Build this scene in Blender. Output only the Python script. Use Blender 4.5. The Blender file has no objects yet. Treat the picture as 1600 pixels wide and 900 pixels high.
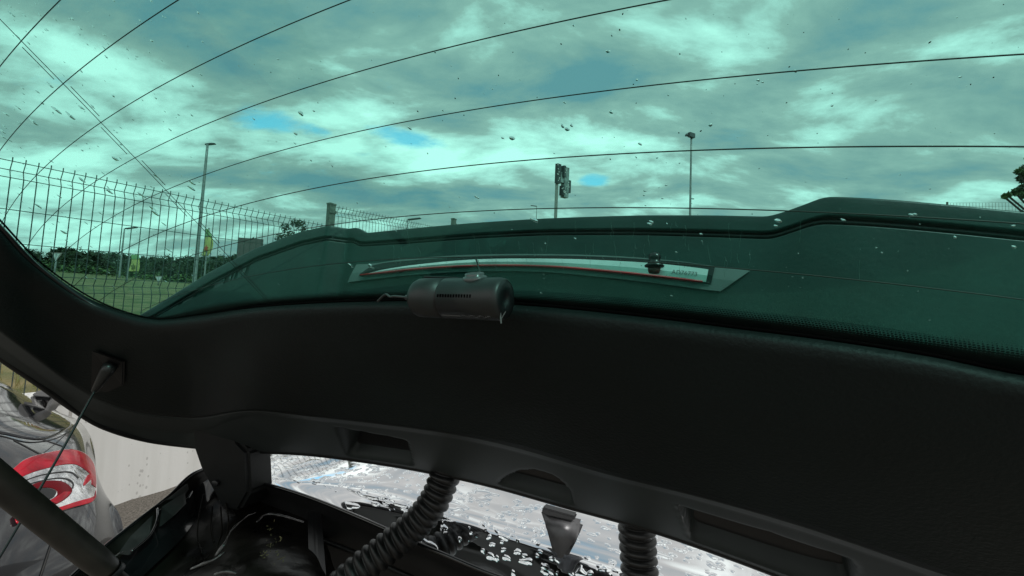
import bpy, bmesh, math, random
import numpy as np
from mathutils import Vector, noise
random.seed(7); np.random.seed(7)
PI = math.pi
C = bpy.context.scene.collection
sc = bpy.context.scene

# ------------------------------------------------------------------ camera
EYE, FPX, PITCH, ROLL = 1.55, 600.0, math.radians(3.5), .045
Fv = np.array([0, math.cos(PITCH), math.sin(PITCH)])
U0 = np.array([0, -math.sin(PITCH), math.cos(PITCH)]); R0 = np.array([1., 0, 0])
Rv = math.cos(ROLL)*R0 + math.sin(ROLL)*U0
Uv = -math.sin(ROLL)*R0 + math.cos(ROLL)*U0
CP = np.array([0, 0, EYE])
cam_d = bpy.data.cameras.new('camera'); cam = bpy.data.objects.new('camera', cam_d); C.objects.link(cam)
cam_d.sensor_width = 36; cam_d.lens = FPX/1600*36; cam_d.clip_start = .01; cam_d.clip_end = 3000
from mathutils import Matrix
M = Matrix(((Rv[0], Uv[0], -Fv[0], 0), (Rv[1], Uv[1], -Fv[1], 0), (Rv[2], Uv[2], -Fv[2], EYE), (0, 0, 0, 1)))
cam.matrix_world = M
sc.camera = cam

def ray(px, py): return Fv + (px-800)/FPX*Rv + (450-py)/FPX*Uv
def at(px, py, d): return CP + d*ray(px, py)
def dirv(px, py):
    v = ray(px, py); return v/np.linalg.norm(v)

# ------------------------------------------------------------------ sun, sky
SUN_EL, SUN_AZ = math.radians(48), math.radians(140)          # azimuth clockwise from +Y
sd = bpy.data.lights.new('sun', 'SUN'); sun = bpy.data.objects.new('sun', sd); C.objects.link(sun)
sd.energy = 2.3; sd.angle = math.radians(9); sd.color = (1, .97, .93)
sv = Vector((math.sin(SUN_AZ)*math.cos(SUN_EL), math.cos(SUN_AZ)*math.cos(SUN_EL), math.sin(SUN_EL)))
sun.rotation_euler = sv.to_track_quat('Z', 'Y').to_euler()
w = bpy.data.worlds.new('World'); sc.world = w; w.use_nodes = True
nt = w.node_tree; N = nt.nodes; L = nt.links
for n in list(N): N.remove(n)
def nn(tree, t, **kw):
    n = tree.nodes.new(t)
    for k, v in kw.items():
        if k.startswith('i_'):
            n.inputs[int(k[2:])].default_value = v
        else: setattr(n, k, v)
    return n
def math_n(tree, op, a, b=None, c=None, clamp=False):
    n = tree.nodes.new('ShaderNodeMath'); n.operation = op; n.use_clamp = clamp
    for i, v in enumerate((a, b, c)):
        if v is None: continue
        if isinstance(v, (int, float)): n.inputs[i].default_value = v
        else: tree.links.new(v, n.inputs[i])
    return n.outputs[0]
def build_sky():
    t = nt
    tc = nn(t, 'ShaderNodeTexCoord'); sep = nn(t, 'ShaderNodeSeparateXYZ'); L.new(tc.outputs['Generated'], sep.inputs[0])
    x, y, z = sep.outputs
    zz = math_n(t, 'ADD', math_n(t, 'MAXIMUM', z, 0.0), .22)
    cx = math_n(t, 'DIVIDE', x, zz); cy = math_n(t, 'DIVIDE', y, zz)
    # streets of cloud run along one direction
    comb = nn(t, 'ShaderNodeCombineXYZ'); L.new(cx, comb.inputs[0]); L.new(cy, comb.inputs[1])
    mp = nn(t, 'ShaderNodeMapping'); mp.inputs['Rotation'].default_value = (0, 0, math.radians(32)); mp.inputs['Scale'].default_value = (.62, 1.15, 1)
    mp.inputs['Location'].default_value = SKY_OFF
    L.new(comb.outputs[0], mp.inputs[0])
    n1 = nn(t, 'ShaderNodeTexNoise'); n1.inputs['Scale'].default_value = 3.0; n1.inputs['Detail'].default_value = 11; n1.inputs['Roughness'].default_value = .58; n1.inputs['Distortion'].default_value = .25
    L.new(mp.outputs[0], n1.inputs['Vector'])
    n2 = nn(t, 'ShaderNodeTexNoise'); n2.inputs['Scale'].default_value = .55; n2.inputs['Detail'].default_value = 3
    L.new(mp.outputs[0], n2.inputs['Vector'])
    v = math_n(t, 'ADD', math_n(t, 'MULTIPLY', n1.outputs[0], 1.38), math_n(t, 'MULTIPLY', n2.outputs[0], .45))
    v = math_n(t, 'SUBTRACT', v, .40)
    # big soft masses of light and dark cloud, each round a direction of the sky
    def lobe(px, py, rad, amp, aspect=1.0):
        d = dirv(px, py)
        vm = nn(t, 'ShaderNodeVectorMath', operation='SUBTRACT'); L.new(tc.outputs['Generated'], vm.inputs[0]); vm.inputs[1].default_value = tuple(d)
        sc_ = nn(t, 'ShaderNodeVectorMath', operation='MULTIPLY'); L.new(vm.outputs[0], sc_.inputs[0]); sc_.inputs[1].default_value = (1, 1, aspect)
        ln = nn(t, 'ShaderNodeVectorMath', operation='LENGTH'); L.new(sc_.outputs[0], ln.inputs[0])
        g = math_n(t, 'DIVIDE', ln.outputs['Value'], rad)
        g = math_n(t, 'SUBTRACT', 1.0, math_n(t, 'MULTIPLY', g, g), clamp=True)
        return math_n(t, 'MULTIPLY', math_n(t, 'MULTIPLY', g, g), amp)
    for a in CLOUD_LOBES: v = math_n(t, 'ADD', v, lobe(*a))
    ramp = nn(t, 'ShaderNodeValToRGB'); L.new(v, ramp.inputs[0])
    cr = ramp.color_ramp
    for i, (p, c) in enumerate(CLOUD_RAMP):
        e = cr.elements[i] if i < 2 else cr.elements.new(p)
        e.position = p; e.color = (*c, 1)
    sky = nn(t, 'ShaderNodeTexSky'); sky.sky_type = 'NISHITA'; sky.sun_disc = False
    sky.sun_elevation = SUN_EL; sky.sun_rotation = SUN_AZ
    skym = nn(t, 'ShaderNodeVectorMath', operation='MULTIPLY'); L.new(sky.outputs[0], skym.inputs[0]); skym.inputs[1].default_value = (1.25, 2.25, 2.0)
    # gaps of open blue
    gap = None
    for a in GAPS:
        g = lobe(*a); gap = g if gap is None else math_n(t, 'ADD', gap, g)
    n3 = nn(t, 'ShaderNodeTexNoise'); n3.inputs['Scale'].default_value = 4.2; n3.inputs['Detail'].default_value = 10; n3.inputs['Roughness'].default_value = .6
    L.new(mp.outputs[0], n3.inputs['Vector'])
    gap = math_n(t, 'ADD', gap, math_n(t, 'MULTIPLY', math_n(t, 'SUBTRACT', n3.outputs[0], .5), 2.7))
    mr = nn(t, 'ShaderNodeMapRange'); L.new(gap, mr.inputs[0]); mr.inputs[1].default_value = .36; mr.inputs[2].default_value = 1.0; mr.inputs[4].default_value = .85; mr.interpolation_type = 'SMOOTHSTEP'
    bg1 = nn(t, 'ShaderNodeBackground'); L.new(skym.outputs[0], bg1.inputs[0]); bg1.inputs[1].default_value = .15
    bg2 = nn(t, 'ShaderNodeBackground'); L.new(ramp.outputs[0], bg2.inputs[0]); bg2.inputs[1].default_value = CLOUD_GAIN
    mx = nn(t, 'ShaderNodeMixShader'); L.new(mr.outputs[0], mx.inputs[0]); L.new(bg2.outputs[0], mx.inputs[1]); L.new(bg1.outputs[0], mx.inputs[2])
    out = nn(t, 'ShaderNodeOutputWorld'); L.new(mx.outputs[0], out.inputs[0])
SKY_OFF = (3.1, 1.7, 0)
CLOUD_GAIN = 1.12
CLOUD_RAMP = [(.26, (.27, .38, .45)), (.41, (.44, .465, .47)), (.52, (.57, .565, .545)), (.62, (.88, .92, .88)), (.76, (1.25, 1.32, 1.24))]
CLOUD_LOBES = [  # px, py, angular radius, strength, vertical squash
    (200, 190, .34, .20, 2.2), (560, 215, .34, .29, 3.0), (150, 330, .30, .18, 2.4), (860, 205, .20, .14, 2.0), (720, 252, .24, .20, 3.0), (950, 275, .2, .12, 3),
    (430, 280, .17, -.16, 3.4), (640, 312, .28, -.20, 5.0), (790, 312, .22, -.14, 4.5), (430, 345, .2, .14, 3.0),
    (250, 60, .40, -.02, 1.3), (620, 90, .35, -.02, 1.3), (980, 70, .22, -.08, 1.6), (1110, 215, .22, -.10, 2.0), (1190, 50, .20, .08, 2.0), (1130, 110, .12, .08, 2.0),
    (1480, 40, .3, -.09, 1.5), (1290, 20, .2, -.10, 1.5), (880, 110, .2, -.10, 2), (350, 90, .2, -.08, 2), (1450, 215, .4, -.04, 2.0), (1340, 190, .16, .10, 2.4), (1000, 290, .25, .08, 2.0), (300, 440, .5, .10, 6)]
GAPS = [(430, 192, .15, .95, 3.2), (635, 214, .15, 1.0, 4.2), (925, 281, .07, .95, 3.0), (500, 203, .06, .4, 3.0)]
build_sky()
sc.view_settings.view_transform = 'Standard'; sc.view_settings.look = 'None'; sc.view_settings.exposure = 0.0; sc.view_settings.gamma = 1.0
sc.view_settings.use_curve_mapping = False
sc.render.engine = 'CYCLES'
sc.cycles.max_bounces = 8; sc.cycles.transparent_max_bounces = 24; sc.cycles.use_denoising = True
sc.cycles.sample_clamp_indirect = 6

# ------------------------------------------------------------------ helpers
def tag(o, label=None, cat=None, group=None, kind=None):
    if label: o['label'] = label
    if cat: o['category'] = cat
    if group: o['group'] = group
    if kind: o['kind'] = kind
    return o
def empty(name, loc, label=None, cat=None, group=None):
    o = bpy.data.objects.new(name, None); C.objects.link(o); o.location = tuple(loc); o.empty_display_size = .1
    return tag(o, label, cat, group)
def link(name, verts, faces, m, parent=None, smooth=True, uv=None):
    me = bpy.data.meshes.new(name); me.from_pydata([tuple(map(float, v)) for v in verts], [], faces); me.update()
    if uv is not None:
        lay = me.uv_layers.new(name='UVMap')
        for l in me.loops: lay.data[l.index].uv = uv[l.vertex_index]
    o = bpy.data.objects.new(name, me); C.objects.link(o)
    if m is not None: me.materials.append(m)
    if smooth: me.polygons.foreach_set('use_smooth', [True]*len(me.polygons))
    if parent is not None:
        o.parent = parent; o.matrix_parent_inverse = Matrix.Translation(parent.location).inverted() if parent.parent is None else Matrix.Identity(4)
    return o
def solid(o, t, off=-1.0, bevel=None):
    s = o.modifiers.new('thick', 'SOLIDIFY'); s.thickness = t; s.offset = off
    return o
def grid(name, P, m, parent=None, smooth=True, closed_u=False, uv=None):
    P = np.asarray(P, float); r, c = P.shape[:2]
    V = P.reshape(-1, 3); Fc = []
    for i in range(r-1):
        for j in range(c if closed_u else c-1):
            j2 = (j+1) % c
            Fc.append((i*c+j, i*c+j2, (i+1)*c+j2, (i+1)*c+j))
    uvs = None if uv is None else np.asarray(uv).reshape(-1, 2)
    return link(name, V, Fc, m, parent, smooth, uvs)
def sstep(x, a, b):
    t = np.clip((x-a)/(b-a), 0, 1); return t*t*(3-2*t)
def cr(pts, n):
    """Catmull-Rom through points (k,d) resampled evenly by chord length to n samples"""
    P = np.asarray(pts, float); k = len(P)
    if k == 2: return np.linspace(P[0], P[1], n)
    d = np.r_[0, np.cumsum(np.linalg.norm(np.diff(P, axis=0), axis=1)+1e-9)]
    s = np.linspace(0, d[-1], n); out = []
    for q in s:
        i = min(max(np.searchsorted(d, q, 'right')-1, 0), k-2); h = d[i+1]-d[i]; t = (q-d[i])/h
        def tan(j):
            if j == 0: return (P[1]-P[0])/(d[1]-d[0])
            if j == k-1: return (P[-1]-P[-2])/(d[-1]-d[-2])
            return (P[j+1]-P[j-1])/(d[j+1]-d[j-1])
        m0, m1 = tan(i)*h, tan(i+1)*h
        out.append((2*t**3-3*t**2+1)*P[i]+(t**3-2*t**2+t)*m0+(-2*t**3+3*t**2)*P[i+1]+(t**3-t**2)*m1)
    return np.array(out)
def loft(rows, nu, nv):
    """rows: list of control rows, each (k,3) with the same k; -> nv x nu grid"""
    R = np.array([cr(r, nu) for r in rows])
    return np.stack([cr(R[:, j], nv) for j in range(nu)], 1)
def tube(name, path, rad, m, parent=None, sides=10, caps=True):
    P = np.asarray(path, float); n = len(P)
    rad = np.full(n, rad) if np.isscalar(rad) else np.asarray(rad)
    T = np.gradient(P, axis=0); T /= np.linalg.norm(T, axis=1)[:, None]
    a = np.array([0, 0, 1.]) if abs(T[0][2]) < .9 else np.array([1., 0, 0])
    V = []; Fc = []
    nrm = np.cross(T[0], a); nrm /= np.linalg.norm(nrm)
    for i in range(n):
        nrm = nrm - T[i]*(nrm@T[i]); nrm /= np.linalg.norm(nrm); b = np.cross(T[i], nrm)
        for k in range(sides):
            q = 2*PI*k/sides; V.append(P[i]+rad[i]*(math.cos(q)*nrm+math.sin(q)*b))
    for i in range(n-1):
        for k in range(sides):
            k2 = (k+1) % sides; Fc.append((i*sides+k, i*sides+k2, (i+1)*sides+k2, (i+1)*sides+k))
    if caps: Fc.append(tuple(range(sides))[::-1]); Fc.append(tuple((n-1)*sides+k for k in range(sides)))
    return link(name, V, Fc, m, parent)
def prism(name, poly, ext, m, parent=None, bevel=0, smooth=False):
    """poly: (k,3) outline; ext: vector to extrude by"""
    P = np.asarray(poly, float); k = len(P); e = np.asarray(ext, float)
    V = list(P)+list(P+e)
    bm = bmesh.new(); vs = [bm.verts.new(v) for v in V]
    f1 = bm.faces.new(vs[:k]); f2 = bm.faces.new(vs[k:][::-1])
    for i in range(k): bm.faces.new((vs[i], vs[(i+1) % k], vs[k+(i+1) % k], vs[k+i]))
    bmesh.ops.recalc_face_normals(bm, faces=bm.faces)
    if bevel: bmesh.ops.bevel(bm, geom=[e_ for e_ in bm.edges], offset=bevel, segments=2, affect='EDGES', clamp_overlap=True)
    bmesh.ops.triangulate(bm, faces=[f for f in bm.faces if len(f.verts) > 4])
    me = bpy.data.meshes.new(name); bm.to_mesh(me); bm.free()
    o = bpy.data.objects.new(name, me); C.objects.link(o); me.materials.append(m)
    if smooth: me.polygons.foreach_set('use_smooth', [True]*len(me.polygons))
    if parent is not None:
        o.parent = parent; o.matrix_parent_inverse = Matrix.Translation(parent.location).inverted() if parent.parent is None else Matrix.Identity(4)
    return o
class MB:
    def __init__(s): s.V = []; s.F = []
    def quad(s, a, b, c, d):
        n = len(s.V); s.V += [a, b, c, d]; s.F.append((n, n+1, n+2, n+3))
    def bar(s, a, b, r, sides=4):
        a = np.asarray(a, float); b = np.asarray(b, float); t = b-a; t = t/np.linalg.norm(t)
        x = np.cross(t, [0, 0, 1.] if abs(t[2]) < .9 else [1., 0, 0]); x /= np.linalg.norm(x); y = np.cross(t, x)
        n = len(s.V)
        for p in (a, b):
            for k in range(sides):
                q = 2*PI*(k+.5)/sides; s.V.append(p+r*(math.cos(q)*x+math.sin(q)*y))
        for k in range(sides):
            k2 = (k+1) % sides; s.F.append((n+k, n+k2, n+sides+k2, n+sides+k))
        s.F.append(tuple(n+k for k in range(sides))[::-1]); s.F.append(tuple(n+sides+k for k in range(sides)))
    def box(s, c, hx, hy, hz):
        """c centre; hx,hy,hz half-extent vectors"""
        c = np.asarray(c, float); n = len(s.V)
        for sx in (-1, 1):
            for sy in (-1, 1):
                for sz in (-1, 1): s.V.append(c+sx*np.asarray(hx)+sy*np.asarray(hy)+sz*np.asarray(hz))
        for f in ((0, 1, 3, 2), (4, 6, 7, 5), (0, 4, 5, 1), (2, 3, 7, 6), (0, 2, 6, 4), (1, 5, 7, 3)): s.F.append(tuple(n+i for i in f))
    def build(s, name, m, parent=None, smooth=False): return link(name, s.V, s.F, m, parent, smooth)

def mat(name, col, rough=.5, metal=0., var=0., vscale=20., bump=0., bscale=60., spec=.5, coat=0., col2=None, coatr=.03, bdist=.002, rvar=0., detail=5):
    m = bpy.data.materials.new(name); m.use_nodes = True; t = m.node_tree
    b = t.nodes['Principled BSDF']
    b.inputs['Base Color'].default_value = (*col, 1); b.inputs['Roughness'].default_value = rough; b.inputs['Metallic'].default_value = metal
    b.inputs['Specular IOR Level'].default_value = spec; b.inputs['Coat Weight'].default_value = coat; b.inputs['Coat Roughness'].default_value = coatr
    tc = t.nodes.new('ShaderNodeTexCoord')
    if var or col2:
        n = t.nodes.new('ShaderNodeTexNoise'); n.inputs['Scale'].default_value = vscale; n.inputs['Detail'].default_value = detail
        t.links.new(tc.outputs['Object'], n.inputs['Vector'])
        r = t.nodes.new('ShaderNodeValToRGB'); t.links.new(n.outputs[0], r.inputs[0])
        c2 = col2 if col2 else tuple(c*(1-var) for c in col); c1 = col if col2 else tuple(c*(1+var) for c in col)
        r.color_ramp.elements[0].position = .35; r.color_ramp.elements[1].position = .65
        r.color_ramp.elements[0].color = (*c2, 1); r.color_ramp.elements[1].color = (*c1, 1)
        t.links.new(r.outputs[0], b.inputs['Base Color'])
        if rvar:
            mr = t.nodes.new('ShaderNodeMapRange'); t.links.new(n.outputs[0], mr.inputs[0])
            mr.inputs[1].default_value = .3; mr.inputs[2].default_value = .7; mr.inputs[3].default_value = max(rough-rvar, .02); mr.inputs[4].default_value = rough+rvar
            t.links.new(mr.outputs[0], b.inputs['Roughness'])
    if bump:
        n2 = t.nodes.new('ShaderNodeTexNoise'); n2.inputs['Scale'].default_value = bscale; n2.inputs['Detail'].default_value = 4
        t.links.new(tc.outputs['Object'], n2.inputs['Vector'])
        bp = t.nodes.new('ShaderNodeBump'); bp.inputs['Strength'].default_value = bump; bp.inputs['Distance'].default_value = bdist
        t.links.new(n2.outputs[0], bp.inputs['Height']); t.links.new(bp.outputs[0], b.inputs['Normal'])
    return m

# ------------------------------------------------------------------ the open tailgate's own surface (a across, b up the gate, off outward)
GS = 1.10
TH, PH, GAM = math.radians(24.146), math.radians(42.795), math.radians(-1.316)
hv = np.array([math.sin(TH), math.cos(TH), 0]); sv_ = np.array([math.cos(TH), -math.sin(TH), 0]); zv = np.array([0, 0, 1.])
gu = math.cos(GAM)*sv_ + math.sin(GAM)*zv; gz = -math.sin(GAM)*sv_ + math.cos(GAM)*zv
gg = -math.cos(PH)*hv + math.sin(PH)*gz
gn = math.sin(PH)*hv + math.cos(PH)*gz
GO = CP + .27516*GS*Fv
def gk(a, b):
    a = np.asarray(a, float)/GS; b = np.asarray(b, float)/GS
    t = np.clip(a, -.72, .72)
    return -(.175*t**2 - .137*t**4 + .092*b**2)*GS
def G(a, b, off=0.):
    a = np.asarray(a, float); b = np.asarray(b, float)+0*a; k = gk(a, b)+off
    return GO + a[..., None]*gu + b[..., None]*gg + k[..., None]*gn
def wire_b(i, a):
    t = np.asarray(a)/GS; n = 7-i
    return (n*.03*(1-.014*n) + .065 - .222*t**2 - .081*t**4)*GS
def ghit(px, py, off=0., smax=1.6):
    d = ray(px, py); S = np.linspace(.03, smax, 500)
    def g(s):
        P = CP+s*d-GO; a = P@gu; b = P@gg
        return P@gn-gk(a, b)-off
    v = [float(g(s)) for s in S]
    for k in range(len(S)-1):
        if v[k]*v[k+1] <= 0:
            lo, hi = S[k], S[k+1]
            for _ in range(30):
                m_ = (lo+hi)/2
                if g(lo)*g(m_) <= 0: hi = m_
                else: lo = m_
            P = CP+lo*d-GO
            return float(P@gu), float(P@gg), lo
    return None
def GP(px, py, off=0.):
    h = ghit(px, py, off)
    return CP+h[2]*ray(px, py)

# ------------------------------------------------------------------ materials
TINT = (.355, .765, .68)
def glass_mat():
    m = bpy.data.materials.new('tinted_glass'); m.use_nodes = True; t = m.node_tree
    for n in list(t.nodes): t.nodes.remove(n)
    tr = t.nodes.new('ShaderNodeBsdfTransparent'); tr.inputs[0].default_value = (*[c**.5 for c in TINT], 1)
    gl = t.nodes.new('ShaderNodeBsdfGlossy'); gl.inputs['Roughness'].default_value = .02; gl.inputs[0].default_value = (.45, .95, .85, 1)
    fr = t.nodes.new('ShaderNodeFresnel'); fr.inputs[0].default_value = 1.45
    mx = t.nodes.new('ShaderNodeMixShader'); o = t.nodes.new('ShaderNodeOutputMaterial')
    # thin film of dust, thicker in drifting patches
    tc = t.nodes.new('ShaderNodeTexCoord'); n1 = t.nodes.new('ShaderNodeTexNoise'); n1.inputs['Scale'].default_value = 14; n1.inputs['Detail'].default_value = 10; n1.inputs['Roughness'].default_value = .7
    t.links.new(tc.outputs['Object'], n1.inputs['Vector']); df = t.nodes.new('ShaderNodeBsdfDiffuse'); df.inputs[0].default_value = (.45, .45, .42, 1)
    dm = t.nodes.new('ShaderNodeMixShader'); dk = math_n(t, 'MULTIPLY', math_n(t, 'POWER', n1.outputs[0], 3.0), .055)
    t.links.new(dk, dm.inputs[0]); t.links.new(tr.outputs[0], dm.inputs[1]); t.links.new(df.outputs[0], dm.inputs[2])
    k = math_n(t, 'MULTIPLY', fr.outputs[0], .14)
    t.links.new(k, mx.inputs[0]); t.links.new(dm.outputs[0], mx.inputs[1]); t.links.new(gl.outputs[0], mx.inputs[2]); t.links.new(mx.outputs[0], o.inputs[0])
    return m
def frit_mat():
    m = bpy.data.materials.new('ceramic_frit'); m.use_nodes = True; t = m.node_tree
    b = t.nodes['Principled BSDF']; b.inputs['Base Color'].default_value = (.004, .005, .005, 1); b.inputs['Roughness'].default_value = .35
    uv = t.nodes.new('ShaderNodeUVMap'); sp = t.nodes.new('ShaderNodeSeparateXYZ'); t.links.new(uv.outputs[0], sp.inputs[0])
    u, v = sp.outputs[0], sp.outputs[1]                     # u: metres along / .0032 ; v: metres across / .0032, 0 at the solid edge
    row = math_n(t, 'FLOOR', v); uo = math_n(t, 'ADD', u, math_n(t, 'MULTIPLY', math_n(t, 'MODULO', row, 2.0), .5))
    fu = math_n(t, 'SUBTRACT', math_n(t, 'FRACT', uo), .5); fv = math_n(t, 'SUBTRACT', math_n(t, 'FRACT', v), .5)
    rr = math_n(t, 'SQRT', math_n(t, 'ADD', math_n(t, 'MULTIPLY', fu, fu), math_n(t, 'MULTIPLY', fv, fv)))
    rad = math_n(t, 'SUBTRACT', .78, math_n(t, 'MULTIPLY', math_n(t, 'ADD', row, .5), .105))
    hole = math_n(t, 'GREATER_THAN', rr, rad)
    tr = t.nodes.new('ShaderNodeBsdfTransparent'); mx = t.nodes.new('ShaderNodeMixShader')
    t.links.new(hole, mx.inputs[0]); t.links.new(b.outputs[0], mx.inputs[1]); t.links.new(tr.outputs[0], mx.inputs[2])
    t.links.new(mx.outputs[0], t.nodes['Material Output'].inputs[0])
    return m
GLASS = glass_mat(); FRIT = frit_mat()
WIRE = mat('heater_print', (.02, .012, .008), .5)
TRIM = mat('grained_trim', (.0034, .0070, .0066), .58, var=.28, vscale=5, bump=.9, bscale=330, bdist=.0007, spec=.24)
LEDGE = mat('ledge_trim', (.021, .027, .026), .6, var=.12, vscale=9, bump=.15, bscale=420, bdist=.0005, spec=.3)
RUBBER = mat('black_rubber', (.006, .0065, .0065), .48, var=.3, vscale=40, spec=.4)
GLOSS = mat('gloss_black', (.004, .0045, .005), .12, coat=.6, var=.4, vscale=14, bump=.08, bscale=12, bdist=.01)
WET = mat('wet_black', (.0052, .0046, .0036), .34, var=.7, vscale=14, bump=.3, bscale=60, bdist=.003, rvar=.12, spec=.14)
SPOIL = mat('spoiler_plastic', (.013, .032, .029), .40, var=.22, vscale=30, bump=.25, bscale=260, bdist=.0008)
SKIN = mat('gate_paint', (.008, .0085, .009), .35, coat=.2)
CHROME = mat('lamp_reflector', (.72, .74, .73), .28, .6, var=.1, vscale=30, bump=.1, bscale=50)
RED = mat('red_lens', (.42, .006, .012), .12, coat=.8, var=.25, vscale=30)
GREY = mat('camera_shell', (.010, .0125, .012), .42, var=.1, vscale=60, bump=.06, bscale=900, bdist=.0003)
DARK = mat('dark_plastic', (.01, .01, .011), .4)
LIGHTLINE = mat('pale_print', (.10, .105, .105), .5)

# ------------------------------------------------------------------ own car: root
car = empty('hatchback', (.6, 1.6, 0), 'black hatchback seen from behind under its open tailgate with a rain covered roof', 'car')

# glass ------------------------------------------------------------
def glass_edge_b(a):
    return np.full_like(np.asarray(a, float), -.031*GS)
aL, aR = -.585*GS, .585*GS
def outline_ab(n=220):
    """left and right ends of the glass for each b"""
    return None
NB, NA = 60, 140
def glass_halfwidth(b):
    t = (b/GS+.060)/.10
    t = np.clip(t, 0, 1)
    return (.515+.088*np.sqrt(1-(1-t)**2))*GS - np.clip(b/GS-.06, 0, 1)*.28*GS
bs = np.r_[np.linspace(-.060, .05, 26), np.linspace(.06, .40, 34)]*GS
def low_edge(a):
    # lower border of the clear glass
    q = np.abs(a)/GS
    return np.interp(q, [0, .05, .129, .208, .302, .421, .497, .534], [-.018, -.018, -.02, -.025, -.031, -.043, -.047, -.047])*GS
rows = []
for b in bs:
    hw = glass_halfwidth(b); a = np.linspace(-hw, hw, NA)
    rows.append(G(a, np.maximum(b, low_edge(a)-.014*GS), 0))
glass = grid('rear_window', rows, GLASS, car); solid(glass, .0035, 1)
# heating lines
wires = []
for i in range(-3, 9):
    if i == 8: A = np.linspace(-.50, .50, 160)*GS; bb = wire_b(8, A)-.012
    else: A = np.linspace(-.575, .575, 190)*GS; bb = wire_b(i, A)
    if i == 8: bb = wire_b(7, A)-.036*GS
    ok = np.ones_like(A, bool)
    for k in range(len(A)): ok[k] = abs(A[k]) < glass_halfwidth(bb[k])-.006 and bb[k] > low_edge(A[k])+.004 and bb[k] < .395*GS
    if ok.sum() < 5: continue
    r = .00034 if i > 5 else .00028
    tube('heating_line', G(A[ok], bb[ok], -.0006), r, WIRE, glass, 5)
# aerial lines: a running pair crossing the heating lines at the left
def aerial(a0, b0, b1):
    bb = np.linspace(b0, b1, 24); tube('aerial_line', G(np.full(24, a0), bb, -.0007), .00026, WIRE, glass, 5)
xA = -.272*GS
nodes = [-.05]+[float(wire_b(i, np.array(xA))) for i in range(7, 0, -1)]+[.36]
for k in range(len(nodes)-1):
    o = .0045*GS
    aerial(xA, nodes[k], nodes[k+1])
    b0, b1 = nodes[k], nodes[k+1]; m_ = b0+.14*(b1-b0); M2 = b1-.1*(b1-b0)
    aerial(xA+(o if k % 2 else -o), m_, M2)
# frit band along the lower edge and up both sides: path with inward direction in (a,b)
left_ab = [(-.50, .38), (-.53, .25), (-.550, .15), (-.565, .103), (-.584, .051), (-.582, -.002), (-.562, -.022), (-.534, -.037), (-.497, -.047), (-.421, -.043), (-.302, -.031), (-.208, -.025), (-.129, -.02), (-.05, -.018)]
path = np.array(left_ab+[(-a, b) for a, b in left_ab[::-1]])*GS
path = cr(path, 700)
tg = np.gradient(path, axis=0); tg /= np.linalg.norm(tg, axis=1)[:, None]; inn = np.stack([-tg[:, 1], tg[:, 0]], 1)
sl = np.r_[0, np.cumsum(np.linalg.norm(np.diff(path, axis=0), axis=1))]
PITCHD = .0017
fw = .30+.70*sstep(-np.abs(path[:, 0])/GS, -.50, -.36)
offs = np.linspace(-.012, .0195, 12); rows = []; uvs = []
for o in offs:
    q = path+inn*(o*fw)[:, None]; rows.append(G(q[:, 0], q[:, 1], -.0012)); uvs.append(np.stack([sl/PITCHD, np.full_like(sl, (o-.0062)/PITCHD)], 1))
frit = grid('frit_band', rows, FRIT, glass, uv=uvs)

# interior trim ----------------------------------------------------
# columns of control points: window edge, face, ledge line, underside edge
colL = [  # left wing: inner pixel, d, outer pixel, d
    ((-90, 250), .40, (-90, 500), .52), ((0, 349), .452, (0, 563), .57), ((60, 411), .498, (60, 604), .62), ((130, 461), .534, (110, 640), .68),
    ((185, 486), .54, (158, 668), .73), ((240, 499), .534, (225, 688), .80), ((300, 494), .50, (300, 698), .85)]
ctl = []
for (ip, di, op, do) in colL:
    p0 = at(*ip, di-.004); p3 = at(*op, do)
    f1 = at(ip[0]*.93+op[0]*.07, ip[1]*.93+op[1]*.07, di-.012); f2 = at(ip[0]*.62+op[0]*.38, ip[1]*.62+op[1]*.38, di*.6+do*.4-.035)
    f3 = at(ip[0]*.22+op[0]*.78, ip[1]*.22+op[1]*.78, di*.2+do*.8-.05); f4 = at(ip[0]*.1+op[0]*.9, ip[1]*.1+op[1]*.9, do-.022)
    ctl.append([p0, f1, f2, f3, f4, p3])
edge_px = [(400, 481), (500, 474), (600, 471), (720, 472), (840, 479), (1000, 495), (1150, 514), (1300, 533.5), (1450, 557), (1600, 587)]
ledge_px = [(392, 642), (490, 651), (590, 662), (700, 677), (800, 697), (950, 741), (1100, 778), (1260, 824), (1420, 879), (1600, 945)]
bot_px = [(392, 705), (475, 709), (560, 719), (660, 735), (765, 758), (880, 790), (1010, 826), (1160, 878), (1320, 940), (1500, 1013)]
for e, l, b in zip(edge_px, ledge_px, bot_px):
    p0 = GP(*e, -.006); f1 = GP(e[0]*.94+l[0]*.06, e[1]*.94+l[1]*.06, -.013); f2 = GP(e[0]*.5+l[0]*.5, e[1]*.5+l[1]*.5, -.03)
    f3 = GP(*l, -.036); f4 = GP(l[0]*.9+b[0]*.1, l[1]*.9+b[1]*.1, -.024); p3 = GP(*b, -.004)
    ctl.append([p0, f1, f2, f3, f4, p3])
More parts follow.
